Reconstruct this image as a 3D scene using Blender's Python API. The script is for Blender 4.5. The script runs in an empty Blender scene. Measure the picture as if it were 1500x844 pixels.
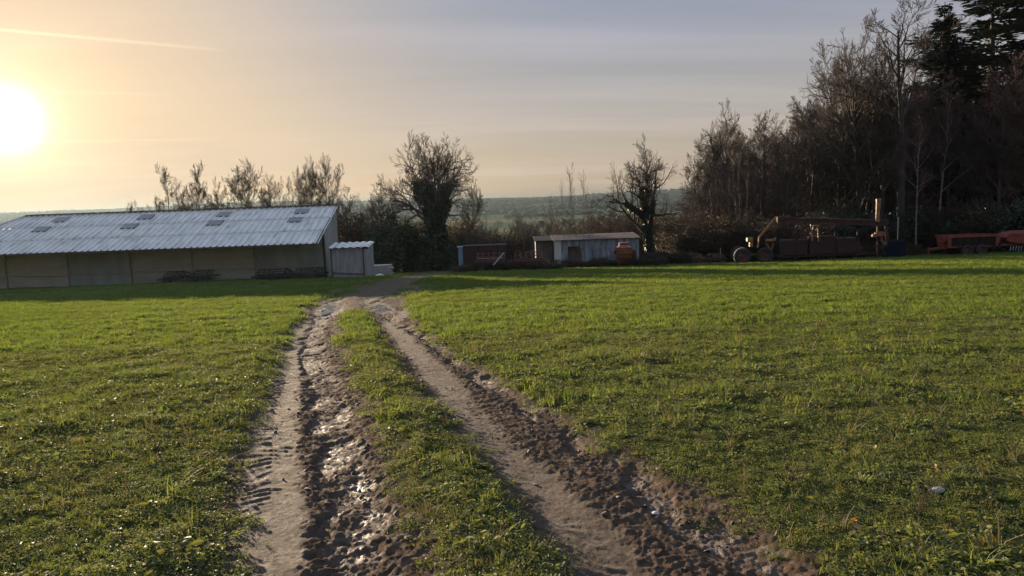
import bpy, math, random
import numpy as np
from mathutils import Vector, Matrix

R = math.radians
random.seed(7)
rng = np.random.default_rng(11)
sc = bpy.context.scene
COL = sc.collection

# ------------------------------------------------------------------ camera geometry
F = 1133.0
PITCH = R(6.55)
ROLL = R(-2.0)
EYE = 1.6
SUN_AZ = R(-32.4)      # left of the view axis
SUN_EL = R(5.9)

def ray(px, py):
    x = (px - 750) / F; y = -(py - 422) / F; z = -1
    c, s = math.cos(ROLL), math.sin(ROLL); x, y = c*x - s*y, s*x + c*y
    a = math.pi/2 - PITCH; c, s = math.cos(a), math.sin(a)
    return (x, c*y - s*z, s*y + c*z)

def P(px, py, dep):
    v = ray(px, py); t = dep / v[1]
    return Vector((v[0]*t, dep, EYE + v[2]*t))

# ------------------------------------------------------------------ terrain
_ky = np.array([-60, 0, 62, 75, 100, 160, 250, 400, 600, 1000, 1500, 1750, 2100, 2600, 3100, 3700, 4300], float)
_kz = np.array([1.5, 0, -4.0, -5.2, -8.2, -14, -21, -26, -28, -28.5, -28, -23, -14, -5, 4, 12, 14], float)
def _perm():
    p = np.random.default_rng(5).permutation(256)
    return np.concatenate([p, p])
_PERM = _perm()
_ang = np.random.default_rng(6).uniform(0, 2*np.pi, 256)
_GX, _GY = np.cos(_ang), np.sin(_ang)
def noise(x, y):
    x = np.asarray(x, float); y = np.asarray(y, float)
    xi = np.floor(x).astype(int); yi = np.floor(y).astype(int)
    xf = x - xi; yf = y - yi
    u = xf*xf*xf*(xf*(xf*6-15)+10); v = yf*yf*yf*(yf*(yf*6-15)+10)
    def g(ix, iy, dx, dy):
        h = _PERM[(_PERM[ix & 255] + iy) & 255]
        return _GX[h]*dx + _GY[h]*dy
    a = g(xi, yi, xf, yf); b = g(xi+1, yi, xf-1, yf)
    c = g(xi, yi+1, xf, yf-1); d = g(xi+1, yi+1, xf-1, yf-1)
    return ((a*(1-u)+b*u)*(1-v) + (c*(1-u)+d*u)*v) * 1.5
def fbm(x, y, o=4):
    t = 0; a = 1.0; s = 0
    for i in range(o):
        t = t + a*noise(x*2**i + 17.3*i, y*2**i - 9.1*i); s += a; a *= .5
    return t/s
def sstep(a, b, x):
    t = np.clip((x-a)/(b-a), 0, 1); return t*t*(3-2*t)

def GB(x, y):
    """broad shape of the land"""
    y = np.asarray(y, float); x = np.asarray(x, float)
    z = 0
    for o in (-.12, -.06, 0, .06, .12):
        z = z + np.interp(y + o*np.maximum(y-40, 0), _ky, _kz)
    z = z/5
    far = sstep(1500, 3000, y)
    z = z + far*(noise(x/900+3.2, y/1400)*16 - x*0.003) + sstep(300, 900, y)*noise(x/260, y/300)*1.5
    z = z + sstep(8, 25, y)*(1-sstep(300, 500, y))*noise(x/14, y/17)*0.10
    z = z + sstep(70, 120, y)*sstep(5, 60, x)*(1-sstep(500, 900, y))*5.0      # ground rises under the wood
    return z
def gb(x, y): return float(GB(np.array([x]), np.array([y]))[0])

def hit(px, py):
    v = ray(px, py)
    t = 1.5
    for _ in range(4000):
        x, y, z = v[0]*t, v[1]*t, EYE + v[2]*t
        if z < gb(x, y): break
        t *= 1.003
    return x, y

# ------------------------------------------------------------------ the muddy track, described as lines on the ground
def line(pts, n=1):
    a = np.array([hit(*p) for p in pts]); o = np.argsort(a[:, 1]); return a[o]
def ext(a, y0=-25.0):
    d = (a[2]-a[0])/(a[2,1]-a[0,1]); s = min(abs(d[0]), 0.25)*np.sign(d[0])
    return np.vstack([[a[0,0]+s*(y0-a[0,1]), y0], a])
def mk(pts): return ext(line(pts))
def fx(a, y): return np.interp(y, a[:, 1], a[:, 0])
L1 = mk([(322,844),(334,760),(352,650),(375,600),(398,550),(418,500),(443,465),(463,442),(474,432)])
R1 = mk([(640,844),(608,760),(584,700),(556,630),(530,575),(512,530),(498,500),(496,470),(500,450),(506,432)])
L2 = mk([(835,844),(780,770),(730,700),(690,650),(645,600),(598,550),(562,500),(538,460),(530,432)])
R2 = mk([(1225,844),(1125,780),(995,700),(870,640),(755,570),(700,535),(625,490),(598,460),(592,438)])
SM1 = mk([(385,826),(395,704),(400,622),(415,560),(432,500),(450,470)])
WT1 = mk([(540,844),(516,724),(496,643),(479,581),(464,529),(455,500),(470,465),(488,440)])
SM2 = mk([(880,826),(822,728),(712,643),(650,560),(596,500),(570,470)])
WT2 = mk([(1100,800),(934,704),(845,630),(714,553),(640,500),(570,462),(548,440)])
PATH_A = np.array([hit(*p) for p in [(500,452),(545,432),(575,414),(602,406),(640,400.5),(662,398)]])
PATH_B1 = np.array([hit(*p) for p in [(585,440),(650,428),(760,418),(900,411),(1050,406),(1300,399),(1560,388)]])
PATH_B2 = np.array([hit(*p) for p in [(600,428),(700,414),(850,405),(1050,399),(1300,391),(1560,377)]])
BARE_C = np.array([hit(*p) for p in [(-40,434),(200,427),(400,419),(540,412)]])

def dist_poly(x, y, a):
    best = np.full(x.shape, 1e9)
    for i in range(len(a)-1):
        p, q = a[i], a[i+1]; d = q-p; L = (d**2).sum()
        t = np.clip(((x-p[0])*d[0]+(y-p[1])*d[1])/L, 0, 1)
        best = np.minimum(best, np.hypot(x-p[0]-t*d[0], y-p[1]-t*d[1]))
    return best

def surface(x, y):
    """masks and relief: mud, smooth, wet, clod, grass density and height on top of GB"""
    x = np.asarray(x, float); y = np.asarray(y, float)
    n1 = fbm(x*1.7, y*1.1, 3); n2 = fbm(x*6, y*6, 3)
    jit = n1*0.22 + n2*0.16
    w = 0.20
    def band(L, Rr):
        l = fx(L, y); r = fx(Rr, y)
        return sstep(-w, w, np.minimum(x-l, r-x) + jit + .07)
    b1 = band(L1, R1); b2 = band(L2, R2)
    def bh(L, Rr): return sstep(-.38, .30, np.minimum(x-fx(L, y), fx(Rr, y)-x) + n1*.16)
    fade = 1 - sstep(27, 36, y)
    mud = np.maximum(b1, b2)*fade
    mudh = np.maximum(bh(L1, R1), bh(L2, R2))*fade
    def ctr(a, hw, soft=.12):
        return (1 - sstep(hw, hw+soft, np.abs(x - fx(a, y)) + n1*.10 + n2*.10))*fade
    sm = np.maximum(ctr(SM1, .15), ctr(SM2, .12, .16))*mud
    brk = sstep(-.15, .35, fbm(x*2.5+3, y*.9, 4)*1.6)
    wet = np.maximum(ctr(WT1, .08, .22), ctr(WT2, .05, .2)*.7)*mud*(.25+.75*brk)*.8
    pud = (1-sstep(.25, .5, np.hypot((x-fx(WT2, y))*1.0, (y-23.5)*.16)+n1*.3))
    pud = np.maximum(pud, (1-sstep(.2, .4, np.hypot((x-fx(WT1, y))*1.1, (y-24)*.11)+n1*.3)))
    pud = pud*fade
    nb = fbm(x*.9, y*.5, 4)
    dA = dist_poly(x, y, PATH_A)
    a = 1 - sstep(.9, 2.2, dA + nb*1.4)
    dB = np.minimum(dist_poly(x, y, PATH_B1), dist_poly(x, y, PATH_B2))
    b = (1 - sstep(.15, .6, dB + nb*.5 + .2))*.9
    c = (1 - sstep(.8, 3.0, dist_poly(x, y, BARE_C) + nb*2.0))*.8
    # junction patch
    j = (1-sstep(.5, 1.0, np.hypot((x+6.0)/3.4, (y-36)/6.5) + nb*1.1))*.95
    jn = (1-sstep(.4, 1.0, np.hypot((x+1.0)/5.5, (y-38)/1.5) + nb*.8))*.5
    road = np.clip(np.maximum.reduce([a, b, c, j, jn]), 0, 1)
    yard = sstep(54, 57, y)*(1-sstep(85, 100, y))*(.35+.5*np.clip(.5+nb, 0, 1))
    allm = np.maximum(mud, np.maximum(road, yard))
    # relief
    s = y
    tread = np.sin((s*7.0 + n1*2.2 + np.abs(x-fx(SM1, y))*5)*2*np.pi/1.0*.9)
    tread = np.clip(tread, -.2, 1)*.011*(1-sstep(8, 18, y))*np.clip(.45+fbm(x*1.8+4, y*.8, 3)*2.2, 0, 1.2)
    rough = np.abs(fbm(x*12, y*10, 4))*.034 + fbm(x*38, y*34, 2)*.014
    lug = np.clip(np.sin((s*5.2 - (x-fx(WT1, y))*4 + n1*1.5)*2*np.pi*.9), -.4, 1)*.018
    clod = mudh*(.3+.7*mud)*(1-sm)*(1-.5*wet)
    h = -0.055*mudh - .035*sstep(0, .3, wet)*mud + clod*(rough+lug*.4*np.clip(.5+n1*2,0,1)) + sm*(tread*.8 + n2*.006 + fbm(x*30, y*26, 2)*.004)
    rim = mud*(1-mud)*4
    h = h + rim*(n2*.010 + fbm(x*20, y*18, 2)*.010)
    mid = (x > fx(R1, y)) & (x < fx(L2, y))
    h = h + (1-allm)*(n1*.02 + n2*.018 + .02) + np.where(mid, (1-mud)*.02*fade, 0)
    h = h + road*(n1*.03 - .03)*(1-fade*.5)
    h = h*(1-pud) + pud*(-.055+.028*n2+.016*fbm(x*9, y*5, 2))
    wet = np.maximum(wet, pud)
    dens = 1-allm
    # thin, brown stretches of grass next to the ruts and in the near field
    edge = np.minimum.reduce([np.abs(x-fx(q, y)) for q in (L1, R1, L2, R2)])
    thin = (1-sstep(.1, 1.2, edge))*.38 + np.clip(fbm(x*.55+9, y*.4, 3)*2.2+.15, 0, 1)*.6*(1-sstep(10, 22, y))
    dens = dens*np.clip(1-thin*np.clip(.55+n2*1.8, 0, 1), 0, 1)
    return dict(mud=allm, sm=sm, wet=wet, road=road, h=h, dens=dens, track=mud)

# ------------------------------------------------------------------ object helpers
def link(o): COL.objects.link(o); return o
def tag(o, label=None, cat=None, group=None, kind=None):
    if label: o['label'] = label
    if cat: o['category'] = cat
    if group: o['group'] = group
    if kind: o['kind'] = kind
    return o
def empty(name, loc, rz=0.0, label=None, cat=None, group=None):
    o = bpy.data.objects.new(name, None); o.location = loc; o.rotation_euler = (0, 0, rz)
    o.empty_display_size = .3
    return tag(link(o), label, cat, group)
def copy_tree(o, parent=None):
    c = o.copy(); link(c)
    if parent: c.parent = parent
    for ch in list(o.children): copy_tree(ch, c)
    return c

def fast_mesh(name, V, Fq, mat, smooth=False, mi=None):
    """V (n,3), Fq list of arrays (m,k) of faces"""
    me = bpy.data.meshes.new(name)
    V = np.asarray(V, np.float32)
    if not isinstance(Fq, list): Fq = [Fq]
    Fq = [np.asarray(f, np.int32) for f in Fq if len(f)]
    tot = np.concatenate([np.full(len(f), f.shape[1], np.int32) for f in Fq])
    idx = np.concatenate([f.ravel() for f in Fq])
    me.vertices.add(len(V)); me.vertices.foreach_set('co', V.ravel())
    me.loops.add(len(idx)); me.loops.foreach_set('vertex_index', idx)
    me.polygons.add(len(tot))
    st = np.concatenate([[0], np.cumsum(tot)[:-1]]).astype(np.int32)
    me.polygons.foreach_set('loop_start', st)
    try: me.polygons.foreach_set('loop_total', tot)
    except Exception: pass
    if smooth: me.polygons.foreach_set('use_smooth', np.ones(len(tot), bool))
    mats = mat if isinstance(mat, list) else [mat]
    for m in mats: me.materials.append(m)
    if mi is not None: me.polygons.foreach_set('material_index', np.asarray(mi, np.int32))
    me.update(calc_edges=True); me.validate()
    return me
def mobj(name, me, parent=None, loc=None):
    o = bpy.data.objects.new(name, me)
    if parent: o.parent = parent
    if loc is not None: o.location = loc
    return link(o)

class MB:
    def __init__(s): s.v = []; s.f = []; s.n = 0
    def add(s, V, Fs):
        s.v += [tuple(p) for p in V]; s.f += [tuple(i+s.n for i in f) for f in Fs]; s.n += len(V); return s
    def box(s, c, d, rz=0, rx=0, ry=0, taper=1.0, bev=0.0):
        M = Matrix.Rotation(rz, 3, 'Z') @ Matrix.Rotation(ry, 3, 'Y') @ Matrix.Rotation(rx, 3, 'X')
        hx, hy, hz = d[0]/2, d[1]/2, d[2]/2; c = Vector(c)
        if bev <= 0: bev = min(d)*.08
        b = min(bev, min(d)*.45)
        # bevelled outline: octagonal rings
        V = []
        for z, sh in ((-hz, b), (-hz+b, 0), (hz-b, 0), (hz, b)):
            t = taper if z > 0 else 1
            X, Y = (hx-sh)*t, (hy-sh)*t
            for x, y in ((X-b, -Y), (X, -Y+b), (X, Y-b), (X-b, Y), (-X+b, Y), (-X, Y-b), (-X, -Y+b), (-X+b, -Y)):
                V.append(c + M @ Vector((x, y, z)))
        Fs = [tuple(range(7, -1, -1)), tuple(range(24, 32))]
        for r in range(3):
            for i in range(8):
                j = (i+1) % 8; Fs.append((r*8+i, r*8+j, r*8+8+j, r*8+8+i))
        return s.add(V, Fs)
    def tube(s, a, b, r0, r1=None, n=8, caps=True):
        r1 = r0 if r1 is None else r1
        a = Vector(a); b = Vector(b); d = (b-a).normalized()
        u = d.orthogonal().normalized(); w = d.cross(u)
        V = []
        for p, r in ((a, r0), (b, r1)):
            for i in range(n):
                t = 2*math.pi*i/n; V.append(p + u*(r*math.cos(t)) + w*(r*math.sin(t)))
        Fs = [(i, (i+1) % n, n+(i+1) % n, n+i) for i in range(n)]
        if caps: Fs += [tuple(range(n-1, -1, -1)), tuple(range(n, 2*n))]
        return s.add(V, Fs)
    def beam(s, a, b, w, h=None):
        """square bar between two points"""
        h = h or w
        a = Vector(a); b = Vector(b); d = (b-a); L = d.length; d.normalize()
        up = Vector((0, 0, 1)) if abs(d.z) < .95 else Vector((0, 1, 0))
        u = d.cross(up).normalized(); v = u.cross(d)
        V = []
        for p in (a, b):
            for x, y in ((-1,-1),(1,-1),(1,1),(-1,1)): V.append(p + u*(x*w/2) + v*(y*h/2))
        return s.add(V, [(0,1,5,4),(1,2,6,5),(2,3,7,6),(3,0,4,7),(3,2,1,0),(4,5,6,7)])
    def lathe(s, prof, c=(0,0,0), axis='Z', n=24):
        V = []; c = Vector(c)
        for r, h in prof:
            for i in range(n):
                t = 2*math.pi*i/n; x, y = r*math.cos(t), r*math.sin(t)
                q = (x, y, h) if axis == 'Z' else ((h, x, y) if axis == 'X' else (x, h, y))
                V.append(c + Vector(q))
        Fs = []
        for k in range(len(prof)-1):
            for i in range(n):
                j = (i+1) % n; Fs.append((k*n+i, k*n+j, k*n+n+j, k*n+n+i))
        return s.add(V, Fs)
    def prism(s, pts, axis_vec, depth_c=None):
        """closed polygon pts (3d) extruded by axis_vec"""
        n = len(pts); a = Vector(axis_vec)
        V = [Vector(p) for p in pts] + [Vector(p)+a for p in pts]
        Fs = [tuple(range(n-1, -1, -1)), tuple(range(n, 2*n))] + [(i, (i+1) % n, n+(i+1) % n, n+i) for i in range(n)]
        return s.add(V, Fs)
    def mesh(s, name, mat, smooth=False):
        me = bpy.data.meshes.new(name)
        me.from_pydata([tuple(v) for v in s.v], [], s.f); me.materials.append(mat)
        if smooth:
            me.polygons.foreach_set('use_smooth', np.ones(len(me.polygons), bool))
        me.update(); return me
    def build(s, name, mat, parent=None, smooth=False):
        return mobj(name, s.mesh(name, mat, smooth), parent)

# ------------------------------------------------------------------ materials
def nt(m):
    m.use_nodes = True; t = m.node_tree; t.nodes.clear(); return t
def N(t, typ, **k):
    n = t.nodes.new(typ)
    for a, b in k.items():
        if a.startswith('i_'):
            key = a[2:]; key = int(key) if key.isdigit() else key
            n.inputs[key].default_value = b
        else: setattr(n, a, b)
    return n
def ramp(t, stops):
    n = t.nodes.new('ShaderNodeValToRGB'); e = n.color_ramp.elements
    while len(e) < len(stops): e.new(.5)
    for i, (p, c) in enumerate(stops):
        e[i].position = p; e[i].color = (*c, 1) if len(c) == 3 else c
    return n
def simple(name, stops, scale=3.0, rough=.8, metal=0.0, bump=.3, bscale=None, detail=6, stretch=(1,1,1), rand=0.0, spec=.3, bdist=.02):
    m = bpy.data.materials.new(name); t = nt(m); L = t.links.new
    out = N(t, 'ShaderNodeOutputMaterial'); b = N(t, 'ShaderNodeBsdfPrincipled')
    tc = N(t, 'ShaderNodeTexCoord'); mp = N(t, 'ShaderNodeMapping'); mp.inputs['Scale'].default_value = stretch
    L(tc.outputs['Object'], mp.inputs['Vector'])
    n = N(t, 'ShaderNodeTexNoise'); n.inputs['Scale'].default_value = scale; n.inputs['Detail'].default_value = detail; n.inputs['Roughness'].default_value = .65
    L(mp.outputs[0], n.inputs['Vector'])
    src = n.outputs['Fac']
    if rand:
        oi = N(t, 'ShaderNodeObjectInfo'); ma = N(t, 'ShaderNodeMath', operation='MULTIPLY_ADD'); ma.inputs[1].default_value = rand; ma.inputs[2].default_value = -rand/2
        L(oi.outputs['Random'], ma.inputs[0]); ad = N(t, 'ShaderNodeMath', operation='ADD'); L(ma.outputs[0], ad.inputs[0]); L(src, ad.inputs[1]); src = ad.outputs[0]
    r = ramp(t, stops); L(src, r.inputs[0]); L(r.outputs[0], b.inputs['Base Color'])
    b.inputs['Roughness'].default_value = rough; b.inputs['Metallic'].default_value = metal; b.inputs['Specular IOR Level'].default_value = spec
    if bump:
        n2 = N(t, 'ShaderNodeTexNoise'); n2.inputs['Scale'].default_value = bscale or scale*6; n2.inputs['Detail'].default_value = 4
        L(mp.outputs[0], n2.inputs['Vector']); bp = N(t, 'ShaderNodeBump'); bp.inputs['Strength'].default_value = bump; bp.inputs['Distance'].default_value = bdist
        L(n2.outputs['Fac'], bp.inputs['Height']); L(bp.outputs[0], b.inputs['Normal'])
    L(b.outputs[0], out.inputs[0]); return m

def leafmat(name, stops, trans=.35, rough=.55, pos_scale=.35, randw=.5, spec=.35, tcol=1.0, worn=0.0):
    """foliage: colour varies per instance and over the ground; part of the light goes through"""
    m = bpy.data.materials.new(name); t = nt(m); L = t.links.new
    out = N(t, 'ShaderNodeOutputMaterial'); b = N(t, 'ShaderNodeBsdfPrincipled'); tr = N(t, 'ShaderNodeBsdfTranslucent')
    oi = N(t, 'ShaderNodeObjectInfo'); ge = N(t, 'ShaderNodeNewGeometry')
    n = N(t, 'ShaderNodeTexNoise'); n.inputs['Scale'].default_value = pos_scale; n.inputs['Detail'].default_value = 5; n.inputs['Roughness'].default_value = .7
    L(ge.outputs['Position'], n.inputs['Vector'])
    mx = N(t, 'ShaderNodeMix', data_type='FLOAT'); mx.inputs[0].default_value = randw
    L(n.outputs['Fac'], mx.inputs[2]); L(oi.outputs['Random'], mx.inputs[3])
    r = ramp(t, stops); L(mx.outputs[0], r.inputs[0])
    n3 = N(t, 'ShaderNodeTexNoise'); n3.inputs['Scale'].default_value = .55; n3.inputs['Detail'].default_value = 6; n3.inputs['Roughness'].default_value = .75; n3.inputs['Distortion'].default_value = .8; L(ge.outputs['Position'], n3.inputs['Vector'])
    r3 = ramp(t, [(.50, (0, 0, 0)), (.72, (1, 1, 1))]); L(n3.outputs['Fac'], r3.inputs[0])
    wz = N(t, 'ShaderNodeMath', operation='MULTIPLY'); wz.inputs[1].default_value = worn; L(r3.outputs[0], wz.inputs[0])
    st = N(t, 'ShaderNodeMixRGB'); st.inputs[2].default_value = (.135, .112, .045, 1); L(wz.outputs[0], st.inputs[0]); L(r.outputs[0], st.inputs[1]); r = st
    L(r.outputs[0], b.inputs['Base Color'])
    g = N(t, 'ShaderNodeMixRGB', blend_type='MULTIPLY'); g.inputs[0].default_value = 1; g.inputs[2].default_value = (1.15*tcol, 1.1*tcol, .5*tcol, 1)
    L(r.outputs[0], g.inputs[1]); L(g.outputs[0], tr.inputs[0])
    b.inputs['Roughness'].default_value = rough; b.inputs['Specular IOR Level'].default_value = spec
    ms = N(t, 'ShaderNodeMixShader'); ms.inputs[0].default_value = trans
    L(b.outputs[0], ms.inputs[1]); L(tr.outputs[0], ms.inputs[2]); L(ms.outputs[0], out.inputs[0]); return m
# ------------------------------------------------------------------ ground material
def ground_material():
    m = bpy.data.materials.new('earth_and_turf'); t = nt(m); L = t.links.new
    out = N(t, 'ShaderNodeOutputMaterial'); b = N(t, 'ShaderNodeBsdfPrincipled')
    ge = N(t, 'ShaderNodeNewGeometry')
    at = N(t, 'ShaderNodeAttribute', attribute_name='masks'); sp = N(t, 'ShaderNodeSeparateColor'); L(at.outputs['Color'], sp.inputs[0])
    at2 = N(t, 'ShaderNodeAttribute', attribute_name='masks2'); sp2 = N(t, 'ShaderNodeSeparateColor'); L(at2.outputs['Color'], sp2.inputs[0])
    mud, smt, wet = sp.outputs; far, patch, road = sp2.outputs
    def nz(scale, det=6, rgh=.65, st=None):
        n = N(t, 'ShaderNodeTexNoise'); n.inputs['Scale'].default_value = scale; n.inputs['Detail'].default_value = det; n.inputs['Roughness'].default_value = rgh
        if st:
            mp = N(t, 'ShaderNodeMapping'); mp.inputs['Scale'].default_value = st; L(ge.outputs['Position'], mp.inputs[0]); L(mp.outputs[0], n.inputs['Vector'])
        else: L(ge.outputs['Position'], n.inputs['Vector'])
        return n.outputs['Fac']
    def mix(f, a, bb):
        x = N(t, 'ShaderNodeMixRGB'); 
        if isinstance(f, float): x.inputs[0].default_value = f
        else: L(f, x.inputs[0])
        L(a, x.inputs[1]); L(bb, x.inputs[2]); return x.outputs[0]
    # soil and mud
    r1 = ramp(t, [(.3, (.040, .027, .018)), (.5, (.075, .052, .036)), (.7, (.115, .084, .060))]); L(nz(14, 8), r1.inputs[0])
    r2 = ramp(t, [(.3, (.052, .038, .027)), (.55, (.088, .065, .047)), (.75, (.128, .098, .073))]); L(nz(7, 8, .7), r2.inputs[0])
    mudc = mix(smt, r1.outputs[0], r2.outputs[0])
    r2b = ramp(t, [(.3, (.055, .042, .027)), (.6, (.115, .088, .060))]); L(nz(3, 8, .7), r2b.inputs[0])
    mudc = mix(road, mudc, r2b.outputs[0])
    # turf seen between the blades
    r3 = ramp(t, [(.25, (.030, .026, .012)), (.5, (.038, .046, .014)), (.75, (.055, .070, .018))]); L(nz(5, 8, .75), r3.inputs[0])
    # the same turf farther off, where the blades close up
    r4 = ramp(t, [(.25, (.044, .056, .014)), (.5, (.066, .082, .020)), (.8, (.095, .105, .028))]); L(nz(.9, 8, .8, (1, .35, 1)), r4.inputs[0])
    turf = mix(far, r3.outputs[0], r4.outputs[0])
    # valley floor and hills: fields and woods
    r5 = ramp(t, [(.30, (.09, .095, .045)), (.44, (.15, .15, .07)), (.52, (.16, .12, .07)), (.60, (.09, .105, .05)), (.7, (.17, .155, .08))])
    r5.color_ramp.interpolation = 'CONSTANT'
    vo = N(t, 'ShaderNodeTexVoronoi'); vo.inputs['Scale'].default_value = 1.0; mp = N(t, 'ShaderNodeMapping'); mp.inputs['Scale'].default_value = (1/260, 1/170, 0); L(ge.outputs['Position'], mp.inputs[0]); L(mp.outputs[0], vo.inputs['Vector'])
    sc_ = N(t, 'ShaderNodeSeparateColor'); L(vo.outputs['Color'], sc_.inputs[0])
    ma = N(t, 'ShaderNodeMath', operation='MULTIPLY_ADD'); ma.inputs[1].default_value = .5; ma.inputs[2].default_value = .25; L(sc_.outputs[0], ma.inputs[0]); L(ma.outputs[0], r5.inputs[0])
    r6 = ramp(t, [(.35, (.020, .024, .014)), (.65, (.045, .042, .026))]); L(nz(.02, 8, .8), r6.inputs[0])
    val = mix(road, r5.outputs[0], r6.outputs[0])
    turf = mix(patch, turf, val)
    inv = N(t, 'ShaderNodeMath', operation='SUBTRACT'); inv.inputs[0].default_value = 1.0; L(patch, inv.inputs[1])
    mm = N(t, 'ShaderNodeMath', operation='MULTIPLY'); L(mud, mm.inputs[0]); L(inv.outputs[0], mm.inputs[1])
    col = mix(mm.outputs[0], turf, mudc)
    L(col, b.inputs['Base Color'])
    # roughness: wet mud shines
    wn = ramp(t, [(.47, (0, 0, 0)), (.60, (1, 1, 1))]); L(nz(8, 7, .7), wn.inputs[0])
    def math_(op, a, bb):
        x = N(t, 'ShaderNodeMath', operation=op)
        for i, q in enumerate((a, bb)):
            if isinstance(q, (int, float)): x.inputs[i].default_value = q
            else: L(q, x.inputs[i])
        return x.outputs[0]
    wr = math_('MULTIPLY', wet, math_('MULTIPLY_ADD', wn.outputs[0], .6)) if False else math_('MULTIPLY', wet, math_('ADD', math_('MULTIPLY', wn.outputs[0], .80), .12))
    damp = math_('MULTIPLY', mm.outputs[0], math_('MULTIPLY', wn.outputs[0], .10))
    damp = math_('ADD', damp, math_('MULTIPLY', smt, .10))
    pool = math_('MULTIPLY', math_('MAXIMUM', math_('SUBTRACT', wet, .85), 0.0), 7.0); pool.node.use_clamp = True
    tot = math_('MAXIMUM', math_('MAXIMUM', wr, pool), damp)
    rg = N(t, 'ShaderNodeMapRange'); rg.inputs['To Min'].default_value = .95; rg.inputs['To Max'].default_value = .14; L(tot, rg.inputs[0]); L(rg.outputs[0], b.inputs['Roughness'])
    sp_ = N(t, 'ShaderNodeMapRange'); sp_.inputs['To Min'].default_value = .0; sp_.inputs['To Max'].default_value = .6; L(tot, sp_.inputs[0]); L(sp_.outputs[0], b.inputs['Specular IOR Level'])
    # bump
    bp = N(t, 'ShaderNodeBump'); bp.inputs['Distance'].default_value = .02
    bs = N(t, 'ShaderNodeMapRange'); bs.inputs['To Min'].default_value = .9; bs.inputs['To Max'].default_value = .25; L(wr, bs.inputs[0]); L(bs.outputs[0], bp.inputs['Strength'])
    L(nz(55, 6, .75), bp.inputs['Height'])
    bp2 = N(t, 'ShaderNodeBump'); bp2.inputs['Distance'].default_value = .05; bp2.inputs['Strength'].default_value = .35; L(nz(16, 5, .7), bp2.inputs['Height']); L(bp.outputs[0], bp2.inputs['Normal'])
    L(bp2.outputs[0], b.inputs['Normal'])
    L(b.outputs[0], out.inputs[0]); return m
M_GROUND = ground_material()

# ------------------------------------------------------------------ the ground sheet (fan of rows, finer near)
def ground():
    ys = list(np.linspace(-24, 1.5, 14)) 
    y = 1.9
    while y < 62: ys.append(y); y += max(.017, y*.0046)
    while y < 110: ys.append(y); y *= 1.012
    while y < 4300: ys.append(y); y *= 1.026
    ys = np.array(ys)
    u = np.tan(np.linspace(-1, 1, 1001)*.95)/math.tan(.95)
    u = np.concatenate([[-2.2, -1.7, -1.35, -1.15], u, [1.15, 1.35, 1.7, 2.2]])
    hw = 4.2 + .80*np.maximum(ys, 3.0)
    X = hw[:, None]*u[None, :]; Y = np.repeat(ys[:, None], len(u), 1)
    Z = GB(X, Y)
    near = Y < 105
    S = surface(X[near], Y[near])
    Z[near] += S['h']*(1-sstep(60, 100, Y[near]))
    m1 = np.zeros(X.shape+(4,), np.float32); m1[..., 3] = 1; m2 = m1.copy()
    for k, q in enumerate(('mud', 'sm', 'wet')): m1[near, k] = S[q]
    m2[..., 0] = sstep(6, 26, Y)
    m2[..., 1] = sstep(110, 180, Y)
    rd = np.zeros(X.shape); rd[near] = S['road']
    woods = sstep(1650, 1900, Y + noise(X/300, Y/300)*250)*(.75+.25*np.sign(noise(X/420+5, Y/260)+.25))
    rd = np.maximum(rd, woods); m2[..., 2] = rd
    nr, nc = X.shape
    V = np.stack([X, Y, Z], -1).reshape(-1, 3)
    i = np.arange(nr*nc).reshape(nr, nc)
    Fc = np.stack([i[:-1, :-1], i[:-1, 1:], i[1:, 1:], i[1:, :-1]], -1).reshape(-1, 4)
    tr = np.zeros(X.shape); tr[near] = np.maximum(S['track'], 0)
    tf = (tr[:-1, :-1] + tr[1:, 1:]).reshape(-1) > .8
    A1 = m1.reshape(-1, 4); A2 = m2.reshape(-1, 4)
    def make(name, faces):
        used = np.unique(faces); re = np.full(len(V), -1); re[used] = np.arange(len(used))
        me = fast_mesh(name, V[used], re[faces], M_GROUND, True)
        for an, A in (('masks', A1), ('masks2', A2)):
            c = me.color_attributes.new(an, 'FLOAT_COLOR', 'POINT'); c.data.foreach_set('color', A[used].ravel())
        return mobj(name, me)
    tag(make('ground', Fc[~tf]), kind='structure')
    tag(make('dirt_track', Fc[tf]), kind='structure')
ground()

# ------------------------------------------------------------------ grass, weeds, clods: masses nobody could count
def blade_proto(name, nb, hmin, hmax, spread, width, mat, lean=.6, seg=3, seed=0):
    r = random.Random(seed); V = []; Fs = []
    for _ in range(nb):
        a = r.uniform(0, 2*math.pi); h = r.uniform(hmin, hmax); d = r.uniform(0, spread)
        bx, by = d*math.cos(a*1.7+r.random()), d*math.sin(a*1.7+r.random()); le = r.uniform(.15, lean)*h*1.3
        w = width*r.uniform(.6, 1.05); ta = a + math.pi/2; st = len(V)
        for k in range(seg+1):
            f = k/seg; ww = w*(1-f**1.8)*.5 + .0003
            x = bx + math.cos(a)*le*f*f; y = by + math.sin(a)*le*f*f; z = h*(f - .25*f*f*(le/h))
            V += [(x-math.cos(ta)*ww, y-math.sin(ta)*ww, z), (x+math.cos(ta)*ww, y+math.sin(ta)*ww, z)]
        for k in range(seg): Fs.append((st+2*k, st+2*k+1, st+2*k+3, st+2*k+2))
    me = bpy.data.meshes.new(name); me.from_pydata(V, [], Fs); me.materials.append(mat)
    return bpy.data.objects.new(name, me)
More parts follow.
